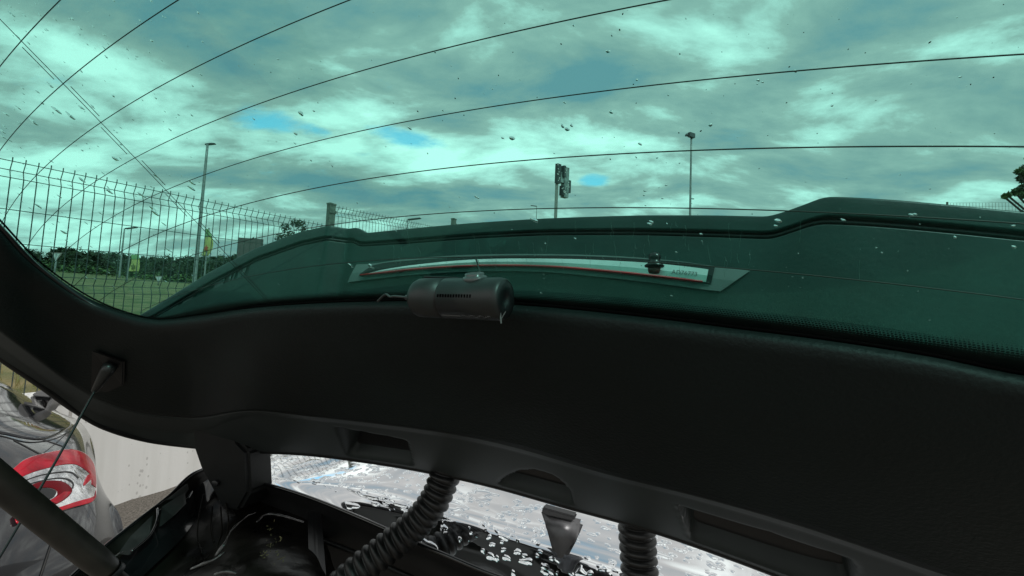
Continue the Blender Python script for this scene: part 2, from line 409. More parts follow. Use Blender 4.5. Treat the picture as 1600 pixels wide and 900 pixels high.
# carry on to the right, mirrored in the gate's own axes
for a_, sh in ((.42, 1), (.52, 1), (.60, 1)):
    a_ = a_*GS
    ctl.append([G(np.array(a_), -.03*GS, -.006), G(np.array(a_), -.045*GS, -.013), G(np.array(a_), -.15*GS, -.03), G(np.array(a_), -.275*GS, -.036), G(np.array(a_), -.29*GS, -.024), G(np.array(a_), -.415*GS, -.004)])
ctl = np.array(ctl)                                   # ncol x 6 x 3
NU = 300
cols = np.stack([cr(ctl[:, k], NU) for k in range(6)], 0)
def rowblend(k0, k1, n): return [cols[k0]*(1-t)+cols[k1]*t for t in np.linspace(0, 1, n)]
face = np.stack([cr(cols[[0, 1, 2, 3]][:, j], 26) for j in range(NU)], 1)
gtrim = grid('tailgate_trim', face, TRIM, car); solid(gtrim, .006, 1)
# ledge below the face, with two finger recesses and a round-topped one pressed in
def ab(P):
    q = P-GO; return q@gu, q@gg
NUL, NVL = 420, 40
cl = np.stack([cr(ctl[:, k], NUL) for k in (3, 4, 5)], 0)
led = np.concatenate([np.stack([cl[0]*(1-t)+cl[1]*t for t in np.linspace(0, 1, 8)]), np.stack([cl[1]*(1-t)+cl[2]*t for t in np.linspace(0, 1, NVL-7)[1:]])], 0)
def pxof(P):
    q = P-CP; d = q@Fv; return 800+FPX*(q@Rv)/d, 450-FPX*(q@Uv)/d
PX, PY = pxof(led)
def quadmask(x, y, poly, soft):
    m_ = np.ones_like(x); k = len(poly)
    for i in range(k):
        (x0, y0), (x1, y1) = poly[i], poly[(i+1) % k]
        L_ = math.hypot(x1-x0, y1-y0); dist = ((x-x0)*-(y1-y0)+(y-y0)*(x1-x0))/L_
        m_ = np.minimum(m_, sstep(dist, -soft/2, soft/2))
    return m_
rec = quadmask(PX, PY, [(530, 672), (632, 691), (642, 728), (546, 712)], 9)
rec = np.maximum(rec, quadmask(PX, PY, [(1066, 796), (1200, 836), (1330, 880), (1330, 930), (1085, 846)], 10))
hd = np.hypot((PX-830)/66, (PY-(792))/58)
rec = np.maximum(rec, 1-sstep(hd, .90, 1.0))
rec = rec*(1-sstep(np.arange(NVL), NVL-7, NVL-4))[:, None]
led = led + (rec*.042)[..., None]*gn
ledge = grid('trim_ledge', led, LEDGE, car); solid(ledge, .005, 1)
# rubber lip along the lower edge and around the outer rim
rim = cr(ctl[:, 5], 260)
tube('rim_seal', rim+gn*.004-gg*.004, .0062, RUBBER, car, 10)
tube('inner_seal', cr(cols[0], 260)+gn*.002, .001, mat('glass_bond', (.002, .002, .002), .9, spec=.05), car, 8)
# painted outer skin over the trim, from the rim up to under the window edge
sk = np.stack([cols[5]+gn*.012, cols[4]*.5+cols[5]*.5+gn*.050, cols[4]+gn*.062, cols[3]*.8+cols[2]*.2+gn*.062, cols[2]*.7+cols[1]*.3+gn*.018, cols[1]+gn*.006], 0)
skin = grid('tailgate_skin', np.stack([cr(sk[:, j], 16) for j in range(NU)], 1), SKIN, car); solid(skin, .002, 1)

# spoiler ----------------------------------------------------------
sp_dir = gg*math.cos(math.radians(52))+gn*math.sin(math.radians(52)); sp_out = np.cross(gu, sp_dir); sp_out = sp_out if sp_out@hv > 0 else -sp_out   # sp_out: away from camera
SB, SO = -.062*GS, .040
def S(a, wv, out=0.):
    a = np.asarray(a, float); wv = np.asarray(wv, float)
    return G(a, SB+0*a, SO)+wv[..., None]*sp_dir+(np.asarray(out, float)+0*a)[..., None]*sp_out
def shit(px, py, out=0.):
    d = ray(px, py); x_ = np.array([0., .08, .45])
    if px < 500: x_ = np.array([-.35, .05, .6])
    if px > 1200: x_ = np.array([.25, .1, .35])
    for _ in range(60):
        r = CP+x_[2]*d-S(np.array(x_[0]), np.array(x_[1]), out)
        J = np.stack([-(S(np.array(x_[0]+1e-5), np.array(x_[1]), out)-S(np.array(x_[0]), np.array(x_[1]), out))/1e-5, -sp_dir, d], 1)
        dx = np.linalg.solve(J, -r); x_ = x_+np.clip(dx, -.1, .1)
        if np.abs(dx).max() < 1e-9: break
    return x_
topE = [(196, 506), (240, 480), (285, 452), (330, 424), (400, 388), (470, 362), (538, 347), (552, 352), (572, 364), (640, 357), (740, 348), (850, 341), (1000, 336), (1120, 336), (1200, 338), (1228, 330), (1262, 316), (1290, 305), (1400, 312), (1500, 321), (1600, 331), (1800, 352)]
grv = [(196, 520), (244, 494), (292, 466), (335, 441), (402, 406), (470, 382), (530, 369), (542, 375), (562, 383), (640, 378), (740, 370), (850, 364.5), (1000, 364), (1120, 367), (1205, 370), (1234, 361), (1258, 351), (1284, 344), (1400, 352), (1500, 361), (1600, 371), (1800, 393)]
oW = lambda x: float(np.interp(x, [538, 556, 1225, 1270], [-.020, 0, 0, -.006]))
tA = np.array([shit(*q, oW(q[0])) for q in topE]); gA = np.array([shit(*q, oW(q[0])) for q in grv])
a_s = np.linspace(tA[0][0]-.0, min(tA[-1][0], .62*GS), 320)
wt = np.interp(a_s, tA[:, 0], tA[:, 1]); wg = np.interp(a_s, gA[:, 0], gA[:, 1])
ker = np.array([1, 2, 1.])/4
for _ in range(2):
    wt[1:-1] = np.convolve(wt, ker, 'valid'); wg[1:-1] = np.convolve(wg, ker, 'valid')
aLw = shit(540, 360)[0]; aRw = shit(1225, 350)[0]
wing = sstep(a_s, aLw+.03, aLw-.03)*1.0 + sstep(a_s, aRw-.02, aRw+.05)
wing_out = -.020*sstep(a_s, aLw+.008, aLw-.008)-.006*sstep(a_s, aRw-.02, aRw+.05)
prof = []
hgt = wt-wg
for (src, t, o) in [('b', -.03, .0), ('b', .15, 0), ('b', .4, .0), ('b', .6, 0), ('b', .8, 0), ('b', .97, 0), ('g', -.0022, .0), ('g', -.0012, .003), ('g', .0005, .0045), ('g', .0022, .003), ('g', .0034, -.001),
                    ('t', .12, -.0015), ('t', .3, -.0015), ('t', .6, -.0015), ('t', .88, -.0015), ('t', .96, -.0012), ('t', .99, .0006), ('t', 1., .0025), ('t', 1., .006), ('t', .98, .009), ('t', .9, .02), ('t', .4, .04), ('b', .5, .05), ('b', -.03, .04)]:
    wv = {'b': -.02+(wg+.02)*t, 'g': wg+t, 't': wg+hgt*t}[src]
    prof.append(S(a_s, wv, o+wing_out))
spo = grid('spoiler', prof, SPOIL, car)
# black groove seal lying in the channel
tube('groove_seal', S(a_s, wg, .0012+wing_out), .0019, RUBBER, spo, 8)
# lamp housing, dark surround, lens, red filament
def sP(px, py, out): q = shit(px, py, out); return CP+q[2]*ray(px, py)
def strip(name, top, bot, out0, out1, m, parent, n=90):
    """plate standing proud of the spoiler between two traced edges"""
    T = cr([shit(*q, out1)[:2] for q in top], n); B = cr([shit(*q, out1)[:2] for q in bot], n)
    prof = [S(B[:, 0], B[:, 1], out0), S(B[:, 0], B[:, 1], out1), S(B[:, 0]*.5+T[:, 0]*.5, B[:, 1]*.5+T[:, 1]*.5, out1-.0008), S(T[:, 0], T[:, 1], out1), S(T[:, 0], T[:, 1], out0), S(B[:, 0], B[:, 1], out0)]
    o = grid(name, prof, m, parent, smooth=False); return o
lamp_h = strip('lamp_housing', [(557, 413), (580, 412), (640, 404), (740, 398), (850, 397), (960, 400), (1060, 408), (1117, 416), (1172, 423)],
               [(543, 441), (575, 437), (640, 430), (740, 424), (850, 425), (960, 435), (1060, 447), (1105, 453), (1126, 455)], .006, -.004, mat('housing_plastic', (.16, .17, .168), .45, var=.08, vscale=20), spo)
surr = strip('lamp_surround', [(562, 428), (585, 414), (640, 407), (740, 400.5), (850, 399), (960, 402), (1060, 409), (1100, 414), (1117, 417)],
             [(562, 431), (600, 428), (640, 423), (740, 417), (850, 418), (960, 427), (1060, 438), (1095, 442), (1111, 444)], 0, -.0055, DARK, spo)
lens = strip('brake_lamp', [(575, 427), (600, 421), (650, 413.5), (740, 405.5), (850, 404), (960, 407), (1040, 413), (1090, 418.5), (1107, 421)],
             [(565, 430), (600, 425.5), (650, 420), (740, 414.5), (850, 416), (960, 425), (1040, 434), (1090, 439), (1103, 440.5)], 0, -.0075, CHROME, spo)
strip('red_filament', [(563, 428.5), (600, 424), (650, 418.5), (740, 413.5), (850, 414.2), (960, 422.5), (1040, 431), (1080, 436), (1098, 438.5)],
      [(563, 431), (600, 427.5), (650, 422.2), (740, 417), (850, 418), (960, 426.6), (1040, 435.2), (1080, 440), (1098, 441.5)], 0, -.0085, RED, lens)
# number moulded on the lamp
def text_mesh(name, body, origin, xdir, ydir, size, m, parent, ext=.0002):
    cu = bpy.data.curves.new(name, 'FONT'); cu.body = body; cu.size = 1; cu.extrude = 0.0
    tmp = bpy.data.objects.new('tmp', cu); C.objects.link(tmp); dg = bpy.context.evaluated_depsgraph_get()
    me = bpy.data.meshes.new_from_object(tmp.evaluated_get(dg)); bpy.data.objects.remove(tmp)
    zd = np.cross(xdir, ydir)
    V = [np.asarray(origin)+v.co.x*size*np.asarray(xdir)+v.co.y*size*np.asarray(ydir)+zd*ext for v in me.vertices]
    o = link(name, V, [tuple(p.vertices) for p in me.polygons], m, parent, False); solid(o, .0003, 0); return o
o1 = sP(1049, 427.5, -.0092); o2 = sP(1092, 432, -.0092); xd = o2-o1; wlen = np.linalg.norm(xd); xd /= wlen
yd = sp_dir-xd*(sp_dir@xd); yd /= np.linalg.norm(yd)
text_mesh('lens_number', 'AD76773', o1, xd, yd, wlen/4.15, mat('number_ink', (.16, .18, .17), .6), lens)
# lower rail under the lamp: recess wall seen dark behind the camera (gate skin) is the spoiler itself
# washer jet hanging over the lamp
WJ = mat('washer_rubber', (.006, .006, .0065), .3, spec=.6)
jb = shit(1022, 427, -.020); jt = shit(1023, 394, -.020)
def lathe(name, base, axis, prof, m, parent, sides=20):
    axis = np.asarray(axis)/np.linalg.norm(axis); x_ = np.cross(axis, [.3, .5, .8]); x_ /= np.linalg.norm(x_); y_ = np.cross(axis, x_)
    P = np.array([[np.asarray(base)+h*axis+r*(math.cos(2*PI*k/sides)*x_+math.sin(2*PI*k/sides)*y_) for k in range(sides)] for h, r in prof])
    return grid(name, P, m, parent, closed_u=True)
pb = S(np.array(jb[0]), np.array(jb[1]), -.020); ptp = S(np.array(jt[0]), np.array(jt[1]), -.020); jl = np.linalg.norm(ptp-pb); ja = (ptp-pb)/jl
k_ = jl/33.
wj = lathe('washer_jet', pb, ja, [(0*k_, .1*k_), (.5*k_, 7.5*k_), (8*k_, 9*k_), (9*k_, 10*k_), (10*k_, 14*k_), (12*k_, 14.5*k_), (15*k_, 10*k_), (19*k_, 8*k_), (21*k_, 8*k_), (24*k_, 9.5*k_), (28*k_, 9*k_), (31.5*k_, 6*k_), (33*k_, .1*k_)], WJ, spo)
lathe('jet_collar', pb, ja, [(.3*k_, 7.6*k_), (4*k_, 9.0*k_), (7.5*k_, 9.4*k_), (7.6*k_, 7*k_)], mat('jet_collar', (.06, .012, .01), .3), wj)
# short lead running down from the lamp to the camera
tube('thin_lead', cr([sP(743, 403, -.010), sP(747, 415, -.012), GP(752, 434, .004)], 12), .0008, DARK, spo, 6)

# roof and the rear edge under the gate ------------------------------------------
def dgate(px): return 1/(1.149+.00117*(px-390))
def roof_mat():
    m = mat('wet_roof_paint', (.79, .81, .84), .04, 1.0, var=.06, vscale=8, coat=.4)
    return m
ROOFM = roof_mat()
rowA = [(300, 738), (385, 742), (480, 749), (560, 763), (640, 786), (700, 804), (760, 823), (850, 849), (950, 880), (1050, 911), (1200, 958), (1420, 1040), (1700, 1150)]
rowC = [(330, 745), (415, 757), (480, 776), (560, 808), (640, 843), (700, 869), (760, 894), (850, 925), (950, 962), (1050, 1000), (1200, 1055), (1420, 1140), (1700, 1260)]
A_ = np.array([at(x, y, dgate(x)+.035) for x, y in rowA]); C_ = np.array([at(x, y, dgate(x)-.0195) for x, y in rowC])
Mid = A_*.62+C_*.38+zv*.0022
NR = 1500
rr = [A_+hv*1.5+zv*.02, A_+hv*.6+zv*.05, A_+hv*.22+zv*.025, A_+hv*.07+zv*.009]
def crr(r): return cr(r, NR)
fine = loft([A_+hv*.26+zv*.028, A_+hv*.07+zv*.009, A_, Mid, C_], NR, 230)
# water lying on it: separate flattened beads with steep rims, a few run together
def water(P):
    rg = np.random.RandomState(11); H = np.zeros(P.shape[:2])
    A2 = P@sv_; sl_ = np.r_[np.zeros((1, P.shape[1])), np.cumsum(np.linalg.norm(np.diff(P, axis=0), axis=2), 0)]
    a0, a1 = A2.min(), min(A2.max(), .55); s1 = sl_.max()
    for k in range(2600):
        ca, cs_ = rg.uniform(a0, a1), rg.uniform(0, s1)
        r = min(.0012+abs(rg.normal(0, .0019)), .006); big = rg.rand() < .03
        if big: r = rg.uniform(.008, .016)
        ra, rs = r*rg.uniform(1.0, 2.1), r*rg.uniform(.7, 1.1)
        j0, j1 = np.searchsorted(A2[P.shape[0]//2], [ca-2.2*ra-.01, ca+2.2*ra+.01])
        if j1-j0 < 2: continue
        da = (A2[:, j0:j1]-ca)/ra; ds = (sl_[:, j0:j1]-cs_)/rs-.45*da*rg.uniform(-1, 1)
        an = np.arctan2(ds, da); m_ = 1+.22*np.sin(2*an+rg.uniform(0, 6))+.16*np.sin(3*an+rg.uniform(0, 6))+.10*np.sin(5*an+rg.uniform(0, 6))
        q = np.clip(1-((da**2+ds**2)/m_**2), 0, 1)
        H[:, j0:j1] = np.maximum(H[:, j0:j1], (min(r*.34, .0019))*q**(.28 if big else .5))
    return H
H = water(fine)
du = np.gradient(fine, axis=1); dv = np.gradient(fine, axis=0); nr = np.cross(du, dv); nr /= np.linalg.norm(nr, axis=2)[..., None]
if nr[20, 600]@zv < 0: nr = -nr
fine = fine+nr*H[..., None]
kA = int(np.argmin(np.linalg.norm(fine[:, 500]-cr(A_, NR)[500], axis=1)))
roof = grid('roof', fine[:kA+1], ROOFM, car)
grid('roof_edge', fine[kA:], ROOFM, car)
roof_f = grid('roof_panel', loft([A_+hv*1.5-zv*.01, A_+hv*.7+zv*.045, A_+hv*.26+zv*.0275], 60, 24), ROOFM, car)
lip = cr(C_, 200)
tube('roof_flange', lip, .0035, GLOSS, car, 8)
hl = np.array([at(x, y+26, dgate(x)+.02) for x, y in rowC]); hl2 = np.array([at(x+20, y+170, dgate(x)-.03) for x, y in rowC]); hl3 = hl2-hv*.1-zv*.1
grid('headliner_edge', loft([C_-zv*.001, hl, hl2, hl3], 80, 24), mat('headliner_edge', (.006, .006, .006), .55, var=.3), car)
lip2 = np.array([at(x, y+58, dgate(x)-.012) for x, y in rowC[2:]]); tube('gutter_seal', cr(lip2, 120), .0045, RUBBER, car, 8)
# left rear corner of the body: glossy side, drain channel, wet shelf
cor = [
 [(60, 950, .56), (155, 862, .66), (210, 818, .71), (265, 775, .77), (300, 742, .82), (345, 724, .88)],
 [(105, 952, .57), (175, 872, .66), (228, 826, .71), (280, 785, .77), (315, 750, .82), (352, 734, .88)],
 [(180, 955, .60), (240, 893, .67), (285, 850, .72), (312, 815, .78), (335, 782, .83), (368, 760, .89)],
 [(240, 965, .59), (285, 905, .64), (320, 862, .70), (345, 828, .76), (362, 800, .82), (392, 774, .89)],
 [(330, 965, .57), (345, 905, .61), (365, 868, .66), (385, 838, .72), (408, 815, .79), (425, 788, .87)],
 [(420, 980, .55), (420, 905, .59), (430, 872, .64), (445, 848, .70), (460, 826, .77), (468, 796, .86)],
 [(520, 1000, .56), (500, 915, .60), (494, 882, .65), (491, 858, .70), (489, 835, .77), (488, 800, .86)],
 [(560, 990, .64), (530, 910, .68), (520, 880, .72), (512, 855, .77), (505, 830, .82), (500, 800, .89)]]
P = loft([[at(*q) for q in r] for r in cor], 160, 130)
for i in range(P.shape[0]):
    for j in range(P.shape[1]):
        q = P[i, j]; u_ = i/P.shape[0]
        k = .0006+.0016*sstep(u_, .3, .55)
        P[i, j] = q + (noise.noise(Vector(q*22))*.8+noise.noise(Vector(q*55+5*zv))*.35)*k*zv + hv*noise.noise(Vector(q*30+2*zv))*k*.5
grid('drain_channel', P, WET, car)
grid('side_gloss', loft([[at(*q)+zv*.001-sv_*.001 for q in cor[0]], [at(*q)+hv*.004-gn*.003 for q in cor[1]], [at(q[0]-6, q[1]-3, q[2]-.012) for q in cor[2]]], 60, 16), GLOSS, car)
edge = cr([at(*q) for q in cor[0]], 80)
side = [edge, edge-sv_*.015-zv*.006, edge-sv_*.04-zv*.06, edge*np.array([1, 1, 0])-sv_*.09+zv*.85, edge*np.array([1, 1, 0])-sv_*.08+zv*.35]
grid('quarter_panel', np.array(side), SKIN, car)
tube('body_lip', edge+zv*.001, .0032, GLOSS, car, 8)
def pxtube(name, pts, r, m, parent, n=40, sides=8): return tube(name, cr([at(*p) for p in pts], n), r, m, parent, sides)
GLINT = mat('wet_glint', (.04, .036, .036), .2, .3, var=.85, vscale=70, coat=.6, bump=.5, bscale=120, bdist=.003)  # glossy strips added to carry the bright wet reflections along the channel
def ribbon(name, pts, wpx, m, parent, n=40):
    P = cr([at(*p[:3]) for p in pts], n); T = np.gradient(P, axis=0); T /= np.linalg.norm(T, axis=1)[:, None]
    wd = np.cross(T, Fv); wd /= np.linalg.norm(wd, axis=1)[:, None]
    hw = np.interp(np.linspace(0, 1, n), np.linspace(0, 1, len(wpx)), wpx)[:, None]*.00042
    wob = np.array([[noise.noise(Vector(p*90))*.0016] for p in P])
    rows = [P-wd*hw+wob*wd, P-wd*hw*.4-Fv*.0018, P+wd*hw*.4-Fv*.0018, P+wd*hw-wob*wd]
    o = grid(name, rows, m, parent); solid(o, .0012, -1); return o
ribbon('glint_strip', [(337, 868, .655), (350, 850, .665), (362, 828, .69), (385, 808, .72), (400, 801, .74)], [7, 8, 4, 3, 3], GLINT, car)
ribbon('glint_strip', [(402, 815, .715), (415, 804, .73), (440, 806, .735), (475, 816, .73)], [3, 6, 6, 3], GLINT, car)
ribbon('glint_strip', [(298, 889, .615), (318, 881, .62), (335, 874, .625), (352, 862, .635)], [3, 6, 6, 2], GLINT, car)
ribbon('glint_strip', [(335, 898, .575), (352, 893, .578), (370, 896, .58)], [5, 7, 5], GLINT, car)
ribbon('glint_strip', [(170, 876, .60), (185, 866, .61), (194, 862, .62)], [2, 4, 3], GLINT, car)
pxtube('edge_trim', [(205, 862, .655), (233, 838, .685), (245, 815, .705), (246, 795, .735)], .0022, GLOSS, car)
pxtube('edge_trim', [(246, 800, .73), (270, 788, .75), (290, 782, .765), (300, 768, .79)], .002, GLOSS, car)
WALL_REFL = mat('reflection_plate', (.016, .017, .0165), .35, var=.4, vscale=30, spec=.3)  # paler plates stand in for the wall's reflection in the gloss side
prism('reflection_plate', [at(x, y, d-.012) for x, y, d in [(203, 838, .69), (236, 806, .725), (232, 832, .70), (222, 850, .685), (200, 868, .665), (183, 866, .665)]], hv*.004, WALL_REFL, car, .001)
prism('reflection_plate', [at(x, y, d-.012) for x, y, d in [(252, 792, .74), (286, 770, .77), (288, 788, .765), (270, 806, .745), (248, 824, .72)]], hv*.004, WALL_REFL, car, .001)
prism('reflection_plate', [at(x, y, d-.012) for x, y, d in [(258, 782, .75), (290, 756, .785), (292, 766, .785), (284, 778, .77)]], hv*.004, WALL_REFL, car, .001)
for pts in ([(318, 772, .785), (310, 812, .755), (309, 842, .725), (316, 864, .69)], [(332, 790, .80), (330, 820, .765), (334, 846, .72)], [(353, 786, .80), (357, 812, .775), (354, 840, .73)], [(345, 792, .80), (346, 830, .75), (338, 858, .70)]):
    pxtube('fold', pts, .0013, WET, car)
prism('channel_post', [at(478, 800, .80), at(491, 800, .80), at(497, 925, .60), at(480, 925, .60)], hv*.02, DARK, car, .003)
MOSS = mat('moss', (.10, .085, .035), .9, var=.5, vscale=200)
mb = MB()
for k in range(40):
    px, py = random.choice([(424, 826), (420, 850), (412, 868), (434, 842), (438, 870), (416, 858)]); px += random.gauss(0, 4); py += random.gauss(0, 7)
    p = at(px, py, .62-.001*(py-840)); r_ = random.uniform(.0006, .0018); v = np.random.randn(3); v /= np.linalg.norm(v)
    mb.bar(p, p+v*r_*3, r_*.5, 3)
tag(mb.build('moss', MOSS), 'dry yellow moss crumbs lying in the wet drain channel', kind='stuff')

# hinge cover at the left
hp = [(298, 640), (345, 645), (366, 657), (371, 690), (386, 706), (389, 770), (372, 800), (345, 795), (325, 758), (311, 732), (300, 700)]
hinge = prism('hinge_cover', [at(x, y, .80) for x, y in hp], hv*.055, mat('hinge_plastic', (.006, .007, .0068), .55, var=.2, vscale=30, bump=.1, bscale=300, spec=.3), car, .006)
prism('hinge_cap', [at(x, y, .785) for x, y in [(312, 636), (345, 640), (366, 652), (369, 662), (340, 652), (314, 648)]], hv*.02, LEDGE, hinge, .002)
lathe('hinge_bolt', at(337, 755, .797), -Fv, [(0, .007), (.003, .007), (.004, .006), (.0042, 0)], DARK, hinge)

# corrugated wiring boots
def boot(pts, rpx):
    P = cr([at(*p) for p in pts], 240); dl = np.r_[0, np.cumsum(np.linalg.norm(np.diff(P, axis=0), axis=1))]
    dd = np.array([(p-CP)@Fv for p in P]); r0 = rpx/FPX*dd
    ph = dl/.0128
    s_ = np.abs(np.sin(PI*ph))**.75
    s_ = s_*np.array([1+.16*noise.noise(Vector((float(math.floor(q))*1.7, 2.2, rpx))) for q in ph])
    return tube('wiring_boot', P, r0*(.80+.20*s_), BOOT, car, 22)
BOOT = mat('boot_rubber', (.0075, .008, .0078), .42, var=.5, vscale=50, spec=.45, bump=.1, bscale=120)
boot([(702, 715, .665), (692, 752, .655), (674, 790, .645), (642, 826, .635), (600, 860, .62), (552, 898, .60), (508, 940, .585)], 25)
boot([(994, 790, .56), (995, 825, .555), (997, 862, .55), (1000, 905, .54), (1004, 960, .53)], 29)
# latch striker standing in the water on the roof edge
STR = mat('striker_steel', (.10, .10, .105), .34, .3, var=.3, vscale=25, bump=.25, bscale=40)
strk = prism('roof_stop', [at(846, 793, .64), at(915, 812, .62), at(905, 838, .60), at(887, 872, .585), at(868, 866, .59), at(856, 822, .615)], -hv*.014+zv*.004, STR, car, .006, True)
prism('stop_cap', [at(852, 786, .635), at(903, 800, .62), at(900, 808, .617), at(851, 797, .63)], -hv*.016, DARK, strk, .002)
# gas strut crossing the lower left
s0, s1 = at(-70, 697, .27), at(172, 893, .345)
ax = (s1-s0)/np.linalg.norm(s1-s0)
strut = lathe('gas_strut', s0, ax, [(-.25, .0092), (np.linalg.norm(s1-s0)-.02, .0092), (np.linalg.norm(s1-s0)-.006, .0088), (np.linalg.norm(s1-s0), .007), (np.linalg.norm(s1-s0)+.001, .0052), (np.linalg.norm(s1-s0)+.03, .0052), (np.linalg.norm(s1-s0)+.031, 0)], mat('strut_paint', (.012, .010, .008), .38, var=.4, vscale=60, spec=.5), car, 28)
lathe('strut_collar', s1, ax, [(-.001, .0085), (.004, .009), (.006, .006), (.0061, .004)], DARK, strut)

# ------------------------------------------------------------------ dash camera
cL, cRr = at(652, 465, .300), at(790, 467.5, .264)
dc = empty('dash_camera', (cL+cRr)/2, 'dark grey cylindrical dash camera fixed under the rear window', 'camera')
dax = cRr-cL; dln = np.linalg.norm(dax); dax /= dln; R_ = .0151
u1 = zv-dax*(zv@dax); u1 /= np.linalg.norm(u1); u2 = np.cross(dax, u1); u2 = -u2 if u2@Fv > 0 else u2     # u2 towards the viewer
bodyc = lathe('camera_body', cL, dax, [(-.0012, .0), (-.0011, .0095), (-.0006, .0112), (.0022, R_-.0013), (.0052, R_-.0002), (.008, R_), (.0268, R_), (.0270, R_-.0016), (.0292, R_-.0016), (.0294, R_), (dln-.004, R_), (dln-.001, R_-.0006), (dln, R_-.0018)], GREY, dc, 56)
lathe('end_cap', cL+dax*(dln-.0012), dax, [(0, R_-.0016), (.0012, R_-.0022), (.0012, .004), (.0005, .0035), (.0005, 0)], mat('camera_face', (.008, .008, .009), .35), dc, 48)
bt = cL+dax*(dln*.685)+u1*(R_-.0015)+u2*.0015; bax = u1*.97+u2*.24
btn = lathe('camera_button', bt, bax, [(-.001, .0086), (.0016, .0089), (.0023, .0083), (.0026, .0070), (.0041, .0070), (.0048, .0065), (.0048, .0047), (.0038, .0042), (.0038, .0)], mat('button_grey', (.06, .065, .065), .28, coat=.3), dc, 40)
mb = MB()
for k in range(13):
    c_ = cL+dax*(dln*(.405+k*.029)); ang = math.radians(4); rad = u2*math.cos(ang)+u1*math.sin(ang)
    mb.box(c_+rad*(R_), dax*.00055, u1*.0011, rad*.00012)
mb.build('vent_slots', mat('vent_black', (.001, .001, .001), .9, spec=.02), dc)
# worn white print along the underside: one bar and a row of letters too small to read
mb = MB()
rad = u2*math.cos(math.radians(-57))+u1*math.sin(math.radians(-57)); tn = np.cross(dax, rad)
mb.box(cL+dax*dln*.50+rad*R_, dax*.0080, tn*.0007, rad*.00012)
for k, gl in enumerate(['L', 'o', 'c', 'y', 'l', 'l', 'k']):
    c_ = cL+dax*dln*(.645+.043*k)+rad*R_
    for s_ in ((-.0011, -.0012, -.0011, .0012), (-.0011, .0012, .0009, .0009) if k % 2 else (-.0011, -.001, .0010, -.0012), (.0009, -.0011, .0011, .0002)):
        mb.bar(c_+dax*s_[0]+tn*s_[1], c_+dax*s_[2]+tn*s_[3], .00022, 4)
mb.build('worn_print', LIGHTLINE, dc)
e_ = cL+dax*(dln*.995)+u2*.006-u1*.0135
mb = MB(); mb.bar(e_+u1*.004, e_-u1*.003+dax*.001, .0007); mb.bar(e_-u1*.0015, e_+u1*.005+dax*.0035-u2*.001, .0004); mb.build('tape_tab', LIGHTLINE, dc)
# plug and lead at the left end
tube('cable_plug', [cL-dax*.003, cL-dax*.0115], .0021, mat('plug_grey', (.05, .052, .052), .35), dc, 12)
tube('cable', cr([cL-dax*.0105, at(616, 463, .318), at(609, 463.5, .325), at(604, 460, .33), at(598, 463, .338), at(590, 471, .345)], 30), .0010, mat('cable_grey', (.035, .036, .036), .4), dc, 8)
mid = cL+dax*dln*.42; gp = GP(697, 446, -.003)
prism('mount_stem', [mid+u1*(R_*.9)+dax*x_+hv*.002 for x_ in (-.009, .009)]+[gp+dax*x_-gn*.002 for x_ in (.007, -.007)], hv*.006, GREY, dc, .001)
prism('mount_pad', [gp-gn*.0005+gu*.017*x_+gg*.011*y_ for x_, y_ in ((-1, -1), (1, -1), (1, 1), (-1, 1))], -gn*.002, DARK, dc, .0006)

# ------------------------------------------------------------------ parcel shelf cord
from mathutils.bvhtree import BVHTree
def bvh_of(o): me = o.data; return BVHTree.FromPolygons([v.co.copy() for v in me.vertices], [tuple(p.vertices) for p in me.polygons])
TB = bvh_of(gtrim)
def trim_at(px, py, lift=0.):
    d = Vector(ray(px, py)); h = TB.ray_cast(Vector(CP), d.normalized())
    p = np.array(h[0]) if h[0] is not None else at(px, py, .62)
    return p-Fv*lift
cord = empty('shelf_cord', trim_at(178, 585), 'thin black parcel shelf cord hanging taut from the tailgate trim at the left', 'cord')
prism('cord_socket', [trim_at(x, y, .003) for x, y in [(150, 546), (200, 564), (199, 600), (172, 612), (148, 606)]], -Fv*.004, mat('socket_black', (.003, .003, .003), .6), cord, .0015)
c0, c1 = trim_at(186, 568, .012), at(147, 612, (trim_at(172, 600)-CP)@Fv-.035)
lathe('cord_toggle', c0, c1-c0, [(-.002, 0), (0, .0085), (.010, .0085), (np.linalg.norm(c1-c0)-.002, .0042), (np.linalg.norm(c1-c0), .003), (np.linalg.norm(c1-c0)+.0005, 0)], mat('toggle_black', (.012, .012, .0125), .35), cord, 20)
tube('cord_line', cr([c1+(c0-c1)*.1, at(75, 742, .50), at(-40, 935, .40), at(-90, 1010, .36)], 50), .0015, DARK, cord, 8)

